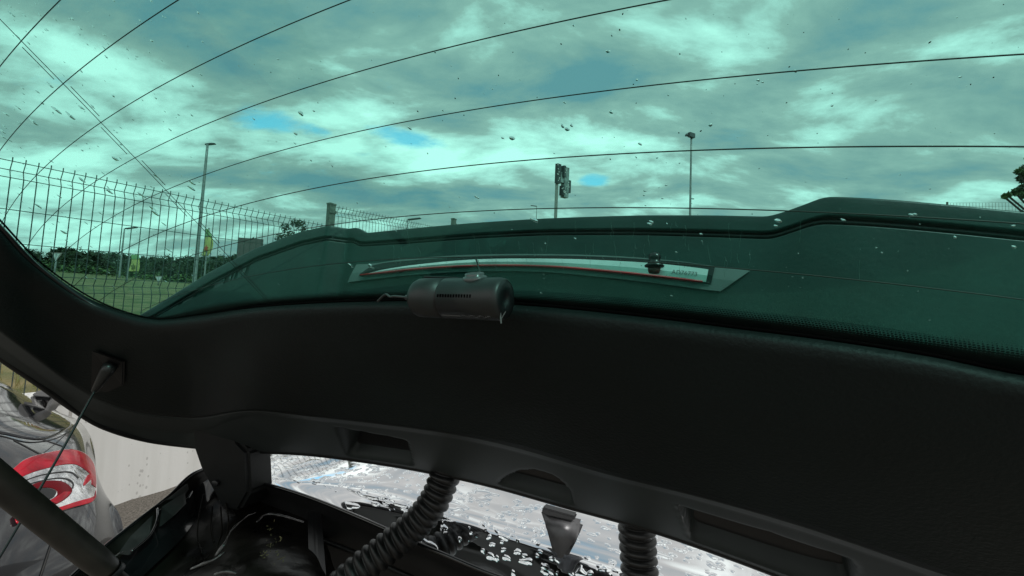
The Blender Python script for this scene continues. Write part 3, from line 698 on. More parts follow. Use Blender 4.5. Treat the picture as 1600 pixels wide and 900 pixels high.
# ------------------------------------------------------------------ ground, wall, bank
ASPH = mat('asphalt', (.16, .145, .125), .9, var=.3, vscale=60, bump=.6, bscale=90, bdist=.01, col2=(.10, .088, .072))
GRASS = mat('dry_grass', (.23, .18, .085), .95, col2=(.065, .095, .028), vscale=2.2, bump=.5, bscale=25, bdist=.05, detail=8)
CONC = mat('concrete', (.58, .58, .565), .88, bump=.25, bscale=60, bdist=.003)
def weather(m):   # damp vertical streaks, a darker foot and air-bubble pores of cast concrete
    t = m.node_tree; b = t.nodes['Principled BSDF']; tc = t.nodes.new('ShaderNodeTexCoord')
    mp = t.nodes.new('ShaderNodeMapping'); mp.inputs['Scale'].default_value = (9, 9, .7); t.links.new(tc.outputs['Object'], mp.inputs[0])
    n = t.nodes.new('ShaderNodeTexNoise'); n.inputs['Scale'].default_value = 1.6; n.inputs['Detail'].default_value = 7; t.links.new(mp.outputs[0], n.inputs['Vector'])
    mp2 = t.nodes.new('ShaderNodeMapping'); mp2.inputs['Scale'].default_value = (1, 1, .55); t.links.new(tc.outputs['Object'], mp2.inputs[0])
    v = t.nodes.new('ShaderNodeTexVoronoi'); v.inputs['Scale'].default_value = 34; t.links.new(mp2.outputs[0], v.inputs['Vector'])
    n2 = t.nodes.new('ShaderNodeTexNoise'); n2.inputs['Scale'].default_value = 5; t.links.new(tc.outputs['Object'], n2.inputs['Vector'])
    pore = math_n(t, 'LESS_THAN', v.outputs['Distance'], math_n(t, 'MULTIPLY', math_n(t, 'SUBTRACT', n2.outputs[0], .36), 1.0))
    r = t.nodes.new('ShaderNodeValToRGB'); t.links.new(n.outputs[0], r.inputs[0]); r.color_ramp.elements[0].position = .3; r.color_ramp.elements[1].position = .62
    r.color_ramp.elements[0].color = (.54, .54, .52, 1); r.color_ramp.elements[1].color = (.61, .61, .595, 1)
    mx = t.nodes.new('ShaderNodeMix'); mx.data_type = 'RGBA'; t.links.new(math_n(t, 'MULTIPLY', pore, .45), mx.inputs[0]); t.links.new(r.outputs[0], mx.inputs[6]); mx.inputs[7].default_value = (.22, .21, .20, 1)
    t.links.new(mx.outputs[2], b.inputs['Base Color'])
weather(CONC)
g = grid('ground', [[(-1500, -1500, 0), (1500, -1500, 0)], [(-1500, 1500, 0), (1500, 1500, 0)]], ASPH, smooth=False); tag(g, kind='structure')
WD = np.array([math.sin(math.radians(26.5)), math.cos(math.radians(26.5)), 0]); WN = np.array([-WD[1], WD[0], 0]); W0 = np.array([-2.9, 2.3, 0])
def wl(t, s=0., z=0.): return W0+WD*t+WN*s+zv*z
def whit(px, py, s=0.):
    d = ray(px, py); k = ((W0+WN*s-CP)@WN)/(d@WN); p = CP+k*d; return (p-W0)@WD, p[2]
tw, ztop = whit(84, 630); tb, zb = whit(220, 777)
ZW = ztop; TW0 = -.14
wall = empty('retaining_wall', wl(1, 0, 0), 'low pale concrete retaining wall below the wire fence', 'wall')
prism('wall_face', [wl(TW0, 0, -.1), wl(60, 0, -.1), wl(60, 0, ZW), wl(TW0, 0, ZW)], WN*.2, CONC, wall, .008)
prism('coping', [wl(TW0-.01, -.025, ZW+.002), wl(60, -.025, ZW+.002), wl(60, -.025, ZW+.045), wl(TW0-.01, -.025, ZW+.045)], WN*.25, mat('coping', (.64, .64, .62), .85, var=.08, vscale=12, bump=.2, bscale=50), wall, .008)
mb = MB()
for t in (.24, 2.9, 5.6): mb.box(wl(t, -.001, ZW/2), WD*.007, WN*.002, zv*ZW*.48)
mb.build('wall_joint', mat('joint', (.33, .32, .30), .9), wall)
# verge of grit at the wall foot
rows = []
for s in np.linspace(-1.2, -.0, 14):
    rows.append([wl(t, s, zb*sstep(s, -1.2, -.25)+.012*noise.noise(Vector((t*6, s*9, 0)))) for t in np.linspace(-1, 12, 140)])
tag(grid('verge', rows, mat('grit', (.21, .19, .165), .95, col2=(.07, .062, .052), vscale=110, bump=1, bscale=140, bdist=.012)), kind='structure')
# bank and field beyond the wall
def fz(s): return ZW-.05+.052*min(s, 60)-.004*max(0, min(s, 60)-25) + (0 if s < 60 else 0)
rows = []
for s in np.r_[np.linspace(.15, 6, 40), np.linspace(6.5, 90, 50)]:
    rows.append([wl(t, s, fz(s)+.05*noise.noise(Vector((t*.9, s*.9, 0)))*min(s, 1)+.02*noise.noise(Vector((t*5, s*5, 1)))) for t in np.r_[np.linspace(TW0, 10, 60), np.linspace(11, 140, 60)]])
tag(grid('field', rows, GRASS), kind='structure')
def terr(p):
    s = (np.asarray(p)-W0)@WN; return fz(max(s, 0)) if s > 0 else 0.
# tufts of grass on the near bank
TUFT = mat('grass_blade', (.24, .19, .08), .9, col2=(.10, .14, .03), vscale=9)
mb = MB()
for k in range(5200):
    t = random.uniform(-.1, 7); s = .2+2.8*random.random()**1.6; p = wl(t, s, fz(s)); h = random.uniform(.04, .15)
    v = np.array([random.gauss(0, .35), random.gauss(0, .35), 1])*h; q = np.array([random.gauss(0, 1), random.gauss(0, 1), 0]); q = q/np.linalg.norm(q)*.004
    n = len(mb.V); mb.V += [p-q, p+q, p+v]; mb.F.append((n, n+1, n+2))
tag(mb.build('grass_tufts', TUFT), 'dry yellow green grass on the bank behind the fence', kind='stuff')

# ------------------------------------------------------------------ fences
FEN = mat('fence_wire', (.035, .05, .045), .5)
POST = mat('fence_post', (.11, .12, .10), .6, var=.3, vscale=30)
SF = .08
ta, za = whit(0, 248, SF); tb2, zb2 = whit(435, 338, SF)
def ztopf(t): return za+(zb2-za)*(t-ta)/(tb2-ta)
def mesh_panel(t0, t1, zf, parent, depth=1.25, s0=SF, rw=.0026):
    mb = MB(); off = [0, .05, .10, .29, .49, .68, .73, .78, .97, 1.17]; bul = {1: .028, 6: .028}
    off = [o for o in off if o <= depth]
    n = int((t1-t0)/.05)
    for k in range(n+1):
        t = t0+(t1-t0)*k/n; zt = zf(t)
        lev = [(zt+.025, 0)]+[(zt-o, bul.get(i, 0)) for i, o in enumerate(off)]+[(zt-depth, 0)]
        for (z1, b1), (z2, b2) in zip(lev[:-1], lev[1:]): mb.bar(wl(t, s0+b1, z1), wl(t, s0+b2, z2), rw, 4)
    for i, o in enumerate(off): mb.bar(wl(t0, s0+bul.get(i, 0)-.004, zf(t0)-o), wl(t1, s0+bul.get(i, 0)-.004, zf(t1)-o), rw*1.15, 4)
    mb.build('mesh_panel', FEN, parent)
def post(t, z0, z1, parent, w=.035, s0=SF):
    mb = MB(); mb.box(wl(t, s0, (z0+z1)/2), WD*w, WN*w*.75, zv*(z1-z0)/2); mb.box(wl(t, s0, z1+.006), WD*w*1.12, WN*w*.9, zv*.008)
    for k in range(4): mb.box(wl(t, s0-w*.8, z1-.08-k*.3), WD*w*1.2, WN*.008, zv*.018)
    mb.build('post', POST, parent)
fence = empty('wire_fence', wl(1, SF, ZW), 'dark wire mesh fence with bent top standing along the concrete wall', 'fence')
tp1, zp1 = whit(518, 320, SF); tp2, zp2 = whit(709, 343, SF); t2a, z2a = whit(526, 324, SF); t2b, z2b = whit(640, 347, SF)
mesh_panel(-.45, tp1-.05, ztopf, fence, depth=ztopf(.5)-ZW-.02)
zf2 = lambda t: z2a+(z2b-z2a)*(t-t2a)/(t2b-t2a)
mesh_panel(tp1+.05, tp2-.05, zf2, fence, depth=1.2)
post(-.5, ZW-.1, ztopf(-.5)+.03, fence); post(tp1, ZW-.1, zp1, fence, .036); post(tp2, ZW-.1, zp2, fence, .036)
# light fence far to the right
f2 = empty('wire_fence', at(1600, 470, 13)*np.array([1, 1, 0]), 'pale square mesh fence just above the spoiler at the right edge', 'fence')
mb = MB(); PA, PB = at(1480, 317, 13.5), at(1800, 318, 12.5)
PB[2] = PA[2]
for k in range(61):
    p = PA*(1-k/60)+PB*k/60; mb.bar(p, p*np.array([1, 1, 0]), .004, 4)
for k in range(18): mb.bar(PA-zv*.13*k, PB-zv*.13*k, .004, 4)
mb.build('mesh_panel', POST, f2)
mb = MB()
for k in (0, .5, 1.): p = PA*(1-k)+PB*k; mb.bar(p+zv*.03, p*np.array([1, 1, 0]), .03, 8)
mb.build('fence_posts', POST, f2)

# ------------------------------------------------------------------ lamps, flags, signs
GALV = mat('galvanised_steel', (.22, .23, .23), .5, .3, var=.2, vscale=10)
LAMPD = mat('lamp_head', (.05, .055, .06), .45)
def base_of(px, py_base, d):
    p = at(px, py_base, d); return p
def zat(px, py, p):   # height above base point p at which the vertical through p meets row py
    lo, hi = -5., 40.
    for _ in range(60):
        m_ = (lo+hi)/2; y = pxof(p*np.array([1, 1, 0])+zv*m_)[1]
        if y > py: lo = m_
        else: hi = m_
    return lo
def lamp(px, pyb, pyt, d, label, r=.08, kind='arm', dirx=1, group=None, hs=1.0):
    b = at(px, pyb, d); b[2] = terr(b); zt = zat(px, pyt, b)
    o = empty('street_lamp', b, label, 'street lamp', group)
    top = np.array([b[0], b[1], zt])
    tube('pole', np.linspace(b-zv*.2, top, 12), np.linspace(r, r*.55, 12), GALV, o, 10)
    if kind == 'arm':
        prism('lamp_head', [top+Rv*q*hs+zv*z*hs for q, z in [(-.30, .0), (.42, .06), (.62, .10), (.60, .17), (.2, .19), (-.28, .12)]], Fv*.28*hs, LAMPD, o, .02)
    elif kind == 'flood':
        mb = MB(); mb.box(top+zv*.10+Rv*.0, (Rv*.8+Fv*.5)*.26, (Fv*.8-Rv*.5)*.09, zv*.13); mb.box(top+zv*.12-Rv*.22, Rv*.12, Fv*.1, zv*.05); mb.build('floodlight', LAMPD, o)
        tube('bracket', [top-zv*.15, top+zv*.05], .06, LAMPD, o, 8)
    elif kind == 'side':
        prism('lamp_head', [top+Rv*dirx*q*hs+zv*z*hs for q, z in [(0, -.05), (.9, .06), (1.1, .1), (1.0, .18), (0, .06)]], Fv*.3*hs, LAMPD, o, .02)
    return o
lamp(303, 448, 226, 17, 'tall grey street lamp behind the left part of the wire fence', .085, hs=.5)
lamp(184, 455, 357, 34, 'small distant street lamp seen low between the fence wires at left', .08, 'side', 1, hs=.9)
lamp(1076, 470, 214, 22, 'tall lone lamp mast with floodlight rising behind the middle of the spoiler', .085, 'flood', hs=1)
lamp(833, 460, 322, 46, 'thin distant lamp barely rising over the spoiler left of the green cross sign', .07, 'side', -1, hs=.7)
lamp(629, 470, 343, 30, 'short lamp with flat head peeping over the spoiler right of the fence', .08, 'side', 1, hs=.95)

FLAGY = mat('flag_yellow', (.44, .43, .15), .8, var=.15, vscale=3)
FLAGG = mat('flag_green', (.20, .36, .16), .8)
EMBR = mat('flag_red', (.45, .08, .05), .8); EMBG = mat('flag_dark', (.12, .14, .05), .8)
def flag(px, pyb, pyt, d, fx0, fx1, fy0, fy1, label, emb, curved):
    b = at(px, pyb, d); b[2] = terr(b); zt = zat(px, pyt, b)
    o = empty('banner_flag', b, label, 'flag', 'advertising flags beyond the fence')
    top = np.array([b[0], b[1], zt]); tube('pole', np.linspace(b, top, 8), .035, GALV, o, 8)
    sc_ = d/FPX; X0, X1 = (fx0-px)*sc_, (fx1-px)*sc_; Z0, Z1 = zat(px, fy1, b), zat(px, fy0, b)
    n, m_ = 14, 22; P = []
    for i in range(m_):
        v = i/(m_-1); row = []
        for j in range(n):
            u_ = j/(n-1); wv = X0+(X1-X0)*u_
            if curved: wv = X0+(X1-X0)*u_*(math.sin(PI*(.12+.80*(1-v)))**.6)+.12*(1-v)**2*0
            row.append(np.array([b[0], b[1], Z0+(Z1-Z0)*(1-v)])+Rv*wv+Fv*(.06*math.sin(5*u_+4*v)))
        P.append(row)
    P = np.array(P); c = grid('cloth', P, FLAGY, o); solid(c, .008, 0)
    c2 = grid('cloth_band', P[:7]-Fv*.006, FLAGG, o); solid(c2, .009, 0)
    cen = P[15, n//2]-Fv*.05; w_ = abs(X1-X0)
    star = []
    for k in range(10):
        rr_ = w_*(.30 if k % 2 == 0 else .13); star.append(cen+Rv*rr_*math.sin(k*PI/5)+zv*rr_*1.25*math.cos(k*PI/5))
    prism('emblem', star, -Fv*.02, emb, o)
flag(318, 446, 356, 19, 312, 326, 358, 400, 'curved yellow green feather flag with a red star beside the tall lamp', EMBR, True)
flag(197, 452, 396, 24, 199, 213, 398, 424, 'small rectangular yellow flag with a dark star left of the tall lamp', EMBG, False)

WHITE = mat('sign_back', (.55, .56, .55), .5)
def yieldsign(px, pyb, pyc, d, wpx, label):
    b = at(px, pyb, d); b[2] = terr(b); zc = zat(px, pyc, b); o = empty('yield_sign', b, label, 'road sign', 'triangular road signs')
    w_ = wpx*d/FPX; c = np.array([b[0], b[1], zc]); tube('pole', [b, c+zv*w_*.4], .03, GALV, o, 8)
    out_ = [c+Rv*w_*q+zv*w_*z for q, z in [(-.5, .43), (.5, .43), (0, -.45)]]
    prism('sign_plate', out_, Fv*.01, mat('sign_border', (.30, .24, .22), .5), o); inn_ = [c-Fv*.006+Rv*w_*q*.70+zv*w_*(z*.70+.03) for q, z in [(-.5, .43), (.5, .43), (0, -.45)]]
    prism('sign_field', inn_, -Fv*.004, WHITE, o)
yieldsign(81, 462, 402, 16, 17, 'large pale triangular yield sign at the edge of the hedge, far left')
yieldsign(246, 456, 437, 24, 13, 'small pale triangular yield sign standing in the field grass')

# brown board behind the first trees
bb = at(384, 452, 27); bb[2] = terr(bb); zt = zat(384, 371, bb); z0 = zat(384, 425, bb)
o = empty('billboard', bb, 'dark brown rectangular board standing beside a round bush above the spoiler', 'billboard')
wb = 20*27/FPX
BRD = mat('board_brown', (.10, .085, .085), .7, var=.1, vscale=4)
prism('board', [bb*np.array([1, 1, 0])+Rv*q*wb+zv*z for q, z in [(-.95, z0), (.95, z0), (.95, zt-.12), (-.95, zt)]], Fv*.15, BRD, o)
for q in (-.7, .7): tube('pole', [bb+Rv*q*wb+Fv*.1, bb*np.array([1, 1, 0])+Rv*q*wb+zv*z0+Fv*.1], .06, GALV, o, 8)

# pharmacy style cross on a pole
cb = at(863, 470, 22); cb[2] = 0; ztc = zat(864, 257, cb); sc_ = 22/FPX
o = empty('cross_sign', cb, 'stepped green cross shop sign on a pole rising over the spoiler', 'sign')
cpole = MB(); cpole.box(np.array([cb[0], cb[1], ztc/2-.2]), Rv*.085, Fv*.085, zv*(ztc/2-.15)); cpole.build('pole', mat('cross_pole', (.20, .20, .18), .6, var=.2), o)
CG = mat('cross_case', (.17, .20, .19), .5, var=.5, vscale=3.5); CGD = mat('cross_dark', (.03, .04, .04), .5)
cdir = (Rv*.60+Fv*.80); cth = np.cross(cdir, zv); U_ = .20
c0_ = np.array([cb[0], cb[1], 0])
def zc(py): return zat(864, py, cb)
def cblk(name, px0, px1, py0, py1, th, m, push=0.):
    mb = MB(); xc = ((px0+px1)/2-863)*sc_; hw = (px1-px0)/2*sc_
    mb.box(c0_+Rv*xc+Fv*(xc*.9+push)+zv*((zc(py0)+zc(py1))/2), (Rv+Fv*.9)*hw, cth*th, zv*abs(zc(py0)-zc(py1))/2)
    mb.build(name, m, o)
cblk('end_box', 861, 867.2, 257, 287, .09, CGD, -.1)
cblk('cross_arm', 867.2, 873.4, 268, 284, .10, CG, 0)
cblk('cross_arm', 873.4, 881.6, 258, 306, .12, CG, 0)
cblk('cross_arm', 881.6, 886, 277, 297, .11, CGD, 0)
cblk('edge_box', 871.4, 875, 257.5, 275, .12, CGD, -.12)
cblk('edge_box', 870.6, 874, 289, 304, .12, CGD, -.12)
mb = MB()
for k in range(26):
    px, py = random.choice([(864, 262), (864, 272), (865, 280), (877, 265), (879, 290), (876, 300), (872, 292), (883, 288), (878, 303)]); px += random.uniform(-1.5, 1.5); py += random.uniform(-5, 5)
    xc = (px-863)*sc_; mb.box(c0_+Rv*xc+Fv*(xc*.9-.35)+zv*zc(py), Rv*.022, Fv*.01, zv*.022)
tag(mb.build('lamp_dots', mat('cross_lamps', (.7, .7, .66), .3), o), kind='stuff')

# ------------------------------------------------------------------ trees and hedge
LEAF = mat('leaf', (.030, .055, .018), .6, col2=(.012, .024, .009), vscale=1.3)
LEAF2 = mat('leaf_bright', (.10, .17, .04), .6, col2=(.02, .035, .012), vscale=2.5)
BARK = mat('bark', (.06, .05, .04), .9, var=.3, vscale=20)
def leaves(mb, c, rad, n, size, squash=(1, 1, 1)):
    for _ in range(n):
        v = np.random.randn(3); v /= np.linalg.norm(v); p = np.asarray(c)+v*np.array(squash)*rad*random.random()**.4
        a = np.random.randn(3); a /= np.linalg.norm(a); b_ = np.cross(a, np.random.randn(3)); b_ /= np.linalg.norm(b_)
        s_ = size*random.uniform(.6, 1.3); mb.quad(p-a*s_, p+b_*s_*.5, p+a*s_, p-b_*s_*.5)
def tree(px, pyb, d, clumps, label, leafm, size, n, trunk_r=.12, group=None):
    b = at(px, pyb, d); b[2] = terr(b); o = empty('tree', b, label, 'tree', group)
    tops = [at(x, y, d)+Fv*random.uniform(-.6, .6)*rp*d/FPX for x, y, rp in clumps]
    hub = b+zv*(np.mean([t[2] for t in tops])-b[2])*.55
    tube('trunk', cr([b-zv*.2, b+(hub-b)*.5+Rv*.05, hub], 12), np.linspace(trunk_r, trunk_r*.6, 12), BARK, o, 8)
    lm = MB()
    for t_, (x, y, rp) in zip(tops, clumps):
        q = hub*.5+t_*.5+np.random.randn(3)*.1
        pts = cr([hub, q, t_], 7)
        for k in range(6): lm.bar(pts[k], pts[k+1], trunk_r*.45*(1-k/7), 5)
    lm.build('limb', BARK, o)
    mb = MB()
    for t_, (x, y, rp) in zip(tops, clumps): leaves(mb, t_, rp*d/FPX, int(n*rp), size)
    mb.build('crown', leafm, o)
tree(398, 455, 32, [(398, 384, 12), (388, 398, 12), (408, 400, 14), (420, 412, 14), (375, 408, 10)], 'round dark bush beside the brown board above the spoiler edge', LEAF, .14, 60, group=None)
tree(460, 455, 30, [(460, 348, 7), (448, 356, 8), (470, 352, 8), (475, 362, 7), (455, 368, 8), (440, 372, 8), (462, 380, 9), (478, 374, 5)], 'sparse young tree with see-through crown rising left of the fence post', LEAF, .10, 17, .07)
tree(1740, 470, 8, [(1595, 271, 5), (1588, 268, 3), (1604, 277, 7), (1612, 264, 9), (1575, 305, 4), (1586, 301, 5), (1597, 296, 7), (1606, 303, 6), (1570, 307, 2.5), (1625, 296, 12), (1650, 290, 20), (1690, 255, 45), (1710, 310, 55), (1770, 250, 70)], 'leafy green tree whose branch tips enter at the right edge', LEAF2, .045, 26, .14)
mb = MB()
for k in range(430):
    px = random.uniform(-60, 700); d = random.uniform(38, 62)
    b = at(px, 450, d); b[2] = terr(b)
    prof_ = {0: 400, 60: 390, 120: 392, 180: 396, 230: 404, 300: 401, 340: 402, 420: 398, 700: 405}
    top = np.interp(px, list(prof_), list(prof_.values()))+9*noise.noise(Vector((px*.05, 0, 0)))+random.choice([0, 0, 4, 10, 18, 30])
    zt = zat(px, top, b); h = max(zt-b[2], .6)
    for q in range(4):
        c = b+zv*h*random.uniform(.1, 1)+Rv*random.gauss(0, .8); r_ = random.uniform(.5, 1.0)
        c[2] = min(c[2], b[2]+h-r_*.5)
        leaves(mb, c, r_, 60, .11); leaves(mb, c, r_*.5, 12, .38)
tag(mb.build('hedge', LEAF), 'long dark belt of trees and bushes across the far side of the field', kind='stuff')
mb = MB()
for k in range(260):
    px = random.uniform(-60, 640); d = 36; b = at(px, 450, d); b[2] = terr(b); leaves(mb, b+zv*random.uniform(.1, .6), .5, 10, .12)
tag(mb.build('scrub', LEAF2), 'low green scrub at the foot of the hedge', kind='stuff')

# ------------------------------------------------------------------ neighbouring car
h2 = np.array([-.906, .423, 0]); r2 = np.array([.423, .906, 0])
PAINT = mat('grey_metallic_paint', (.026, .028, .032), .20, .45, coat=.9, coatr=.02, var=.05, vscale=200)
ncar = empty('parked_car', (-1.9, 1.1, 0), 'silver grey hatchback parked at the left with a red and clear tail lamp', 'car')
def sil(rows, n=90, m_=110):
    return loft([[at(*q) for q in r] for r in rows], n, m_)
nb = [
 [(-330, 1150, .80), (0, 1150, .98), (90, 1150, 1.10), (150, 1130, 1.20), (176, 1120, 1.30)],
 [(-330, 1000, .76), (0, 990, .95), (90, 985, 1.07), (160, 970, 1.18), (188, 960, 1.30)],
 [(-330, 900, .76), (0, 890, .95), (90, 880, 1.08), (160, 860, 1.19), (194, 845, 1.32)],
 [(-330, 850, .79), (0, 842, .98), (90, 826, 1.11), (152, 800, 1.21), (190, 806, 1.34)],
 [(-330, 815, .84), (0, 812, 1.03), (90, 805, 1.15), (146, 783, 1.25), (168, 778, 1.37)],
 [(-330, 760, .88), (0, 765, 1.07), (80, 760, 1.18), (140, 748, 1.27), (152, 745, 1.40)],
 [(-330, 690, .93), (0, 715, 1.10), (70, 708, 1.22), (125, 704, 1.32), (149, 712, 1.46)],
 [(-330, 640, 1.00), (0, 683, 1.17), (70, 689, 1.30), (118, 670, 1.45), (141, 680, 1.60)],
 [(-330, 560, 1.14), (0, 640, 1.36), (60, 655, 1.52), (98, 650, 1.66), (120, 655, 1.78)],
 [(-330, 480, 1.30), (0, 598, 1.62), (35, 615, 1.74), (62, 632, 1.82), (100, 648, 1.92)],
]
NBP = sil(nb)
for _ in range(260):     # fair the pressed steel
    q = NBP.copy()
    q[1:-1, 1:-1] = .25*(NBP[2:, 1:-1]+NBP[:-2, 1:-1]+NBP[1:-1, 2:]+NBP[1:-1, :-2])
    if _ < 14: q[1:-1, -1] = .5*NBP[1:-1, -1]+.25*(NBP[2:, -1]+NBP[:-2, -1])
    NBP = NBP*.3+q*.7
# carry every row round the corner and forward along the far flank
fl = [NBP[:, -1]+h2*q[0]-r2*q[1] for q in ((.05, .006), (.12, .03), (.4, .06), (1.0, .08), (2.0, .12))]
top = NBP[-1]
NB2 = np.concatenate([NBP]+[f[:, None] for f in fl], 1)
body = grid('body', NB2, PAINT, ncar)
rt = np.array([NB2[-1], NB2[-1]+h2*.25+zv*.02, NB2[-1]+h2*.8+zv*.03]); grid('roof', rt, PAINT, ncar)
NBV = bvh_of(body)
def nb_at(px, py, lift=0.):
    d = Vector(ray(px, py)).normalized(); h = NBV.ray_cast(Vector(CP), d)
    p = np.array(h[0]) if h[0] is not None else at(px, py, 1.3)
    return p-np.array(d)*lift
def patch(name, poly, lift, m, parent, n=26, thick=None):
    """plate following the body inside a traced outline, standing proud of it with rounded rim"""
    Pp = np.array(poly, float); c = Pp.mean(0); O = cr(np.vstack([Pp, Pp[:1]]), 90)[:-1]
    rows = []
    for f, l in ((1.0, -.012), (1.0, lift*.35), (.985, lift*.75), (.95, lift), (.8, lift), (.6, lift), (.4, lift), (.2, lift), (.02, lift)):
        rows.append([nb_at(*(c+(q-c)*f), l) for q in O])
    return grid(name, np.array(rows), m, parent, closed_u=True)
def band(name, up, lo, lift, m, parent, n=60):
    U1 = cr(np.array(up, float), n); L1 = cr(np.array(lo, float), n); rows = []
    for f, l in ((0, -.012), (0, lift*.5), (.06, lift*.9), (.2, lift), (.5, lift*1.05), (.8, lift), (.94, lift*.9), (1, lift*.5), (1, -.012)):
        rows.append([nb_at(*(a*(1-f)+b*f), l) for a, b in zip(U1, L1)])
    return grid(name, np.array(rows), m, parent)
CLEAR = mat('clear_reflector', (.62, .62, .63), .12, .8, coat=.6, var=.45, vscale=30, bump=.5, bscale=34, bdist=.012)
REDM = mat('lamp_red', (.33, .002, .014), .3, coat=.4, coatr=.03, var=.4, vscale=16, spec=.12, bump=.35, bscale=28, bdist=.006)
REDD = mat('lamp_deep_red', (.12, .001, .005), .25, coat=.1, coatr=.08, spec=.1)
def flat(name, up, lo, lift, m, parent, n=50):
    U1 = cr(np.array(up, float), n); L1 = cr(np.array(lo, float), n); rows = []
    for f, l in ((0, -.004), (0, lift), (.03, lift+.0006), (.25, lift+.0008), (.5, lift+.0009), (.75, lift+.0008), (.97, lift+.0006), (1, lift), (1, -.004)):
        rows.append([nb_at(*(a*(1-f)+b*f), l) for a, b in zip(U1, L1)])
    return grid(name, np.array(rows), m, parent)
lampo = patch('tail_lamp', [(17, 735), (40, 717), (75, 706.5), (110, 701.5), (131, 707), (146, 721), (151, 742), (150.5, 774), (141, 785), (118, 792), (90, 800), (72, 799), (56, 786), (36, 760)], .008, CLEAR, ncar)
flat('red_sweep', [(17.5, 735), (40, 717.5), (75, 707), (110, 702), (131, 707.5), (145.5, 722), (150.5, 745), (150.3, 762)], [(32, 746), (50, 738.5), (75, 731), (98, 726), (118, 725.5), (135, 735), (142, 743), (144, 757)], .0095, REDM, lampo)
flat('red_claw', [(144, 742), (138, 741.5), (130, 757)], [(146, 748), (142, 750), (132, 759)], .0098, REDM, lampo)
flat('dark_line', [(36, 751), (62, 742), (90, 737), (112, 737), (124, 746)], [(37, 752.3), (62, 743.6), (90, 738.8), (111, 739), (122, 748)], .0092, DARK, lampo)
flat('dark_line', [(40, 757), (66, 750), (92, 746), (110, 749), (116, 758), (108, 772)], [(41, 758.5), (66, 751.6), (92, 747.8), (108.5, 751), (114, 758), (107, 770)], .0092, DARK, lampo)
flat('red_ring', [(45, 759), (62, 753), (80, 750.5), (100, 753), (113, 765), (107, 776), (90, 787), (78, 789)], [(52, 765), (66, 762), (80, 762.5), (89, 767), (90, 772), (84, 778), (76, 782), (66, 781)], .0095, REDD, lampo)
flat('red_rim', [(90, 786.5), (104, 777), (112, 768)], [(76, 782.5), (88, 776), (100, 768)], .0099, REDM, lampo)
patch('lamp_eye', [(53, 765), (66, 762), (80, 763), (88.5, 768), (84, 777), (74, 781), (64, 779)], .0092, DARK, lampo)
flat('red_skirt', [(150, 766), (147, 775), (121, 783), (88, 794)], [(150.5, 777), (143, 784.5), (118, 791.5), (90, 799.5)], .0096, REDM, lampo)
patch('reflector', [(22, 806), (28, 801), (36, 806), (34, 816), (26, 818)], .010, REDM, ncar)
# rear glass with its black surround, shut lines
band('rear_glass', [(-200, 520), (0, 602), (35, 619), (60, 636), (80, 645)], [(-200, 650), (0, 678), (66, 687), (112, 665), (104, 651)], .004, mat('car_glass', (.008, .009, .011), .05, spec=.6), ncar)
def seam(pts, r=.0018): tube('shut_line', np.array([nb_at(x, y, .002) for x, y in cr(np.array(pts, float), 40)]), r, RUBBER, ncar, 6)
seam([(-100, 672), (0, 681), (45, 691), (90, 684), (116, 665), (124, 650)]); seam([(22, 688), (45, 700), (66, 711)]); seam([(56, 683), (100, 698)], .0015); seam([(94, 806), (80, 850), (62, 905)], .0025)
# door mirror beyond the shoulder
mo = at(62, 627, 1.70); MIR = mat('mirror_shell', (.42, .42, .42), .35, .5, coat=.5)
def mpx(pts, d): return [at(x, y, d) for x, y in pts]
mir = prism('door_mirror', mpx([(46, 620), (52, 613), (66, 609), (80, 613), (84, 620), (76, 622), (54, 620)], 1.66), Fv*.07, MIR, ncar, .006)
prism('mirror_frame', mpx([(46, 620), (52, 619), (58, 634), (62, 646), (57, 645), (50, 632)], 1.67), Fv*.04, MIR, mir, .003)
prism('mirror_frame', mpx([(84, 620), (77, 619), (72, 634), (66, 646), (71, 645), (79, 633)], 1.67), Fv*.04, MIR, mir, .003)
prism('mirror_inner', mpx([(60, 628), (68, 624), (72, 630), (67, 645), (62, 645)], 1.69), Fv*.03, mat('mirror_inner', (.08, .075, .075), .3, .4, var=.5, vscale=60), mir, .003)
prism('mirror_gap', mpx([(54, 620), (78, 621), (76, 626), (56, 625)], 1.665), Fv*.03, DARK, mir, .002)

# ------------------------------------------------------------------ rain on the glass
def water_mat():
    m = bpy.data.materials.new('water_drop'); m.use_nodes = True; b = m.node_tree.nodes['Principled BSDF']
    b.inputs['Base Color'].default_value = (1, 1, 1, 1); b.inputs['Roughness'].default_value = .0; b.inputs['IOR'].default_value = 1.33; b.inputs['Transmission Weight'].default_value = 1
    return m
mb = MB()
def drop(a, b, r, asp, ang, h):
    e1 = gu*math.cos(ang)+gg*math.sin(ang); e2 = -gu*math.sin(ang)+gg*math.cos(ang); c = G(np.array(a), np.array(b), .0036)
    n0 = len(mb.V); K = 10; ph = random.random()*6
    ringf = [(1, 0), (.85, .5), (.55, .85), (.2, 1)]
    for f, z in ringf:
        for k in range(K):
            q = 2*PI*k/K; rr_ = r*f*(1+.18*math.sin(2*q+ph)+.1*math.sin(3*q+ph*2))
            mb.V.append(c+e1*rr_*asp*math.cos(q)+e2*rr_*math.sin(q)+gn*h*z)
    for i in range(3):
        for k in range(K): k2 = (k+1) % K; mb.F.append((n0+i*K+k, n0+i*K+k2, n0+(i+1)*K+k2, n0+(i+1)*K+k))
    mb.F.append(tuple(n0+3*K+k for k in range(K))); mb.F.append(tuple(n0+k for k in range(K))[::-1])
def dpx(px, py, rpx, asp=1.6, ang=None):
    hh = ghit(px, py, .0036)
    if hh is None: return
    r = rpx*hh[2]/FPX*(.62 if px > 1150 else 1); drop(hh[0], hh[1], r*.8, asp, random.uniform(-.9, -.5) if ang is None else ang, r*(.13 if r < .0008 else .09))
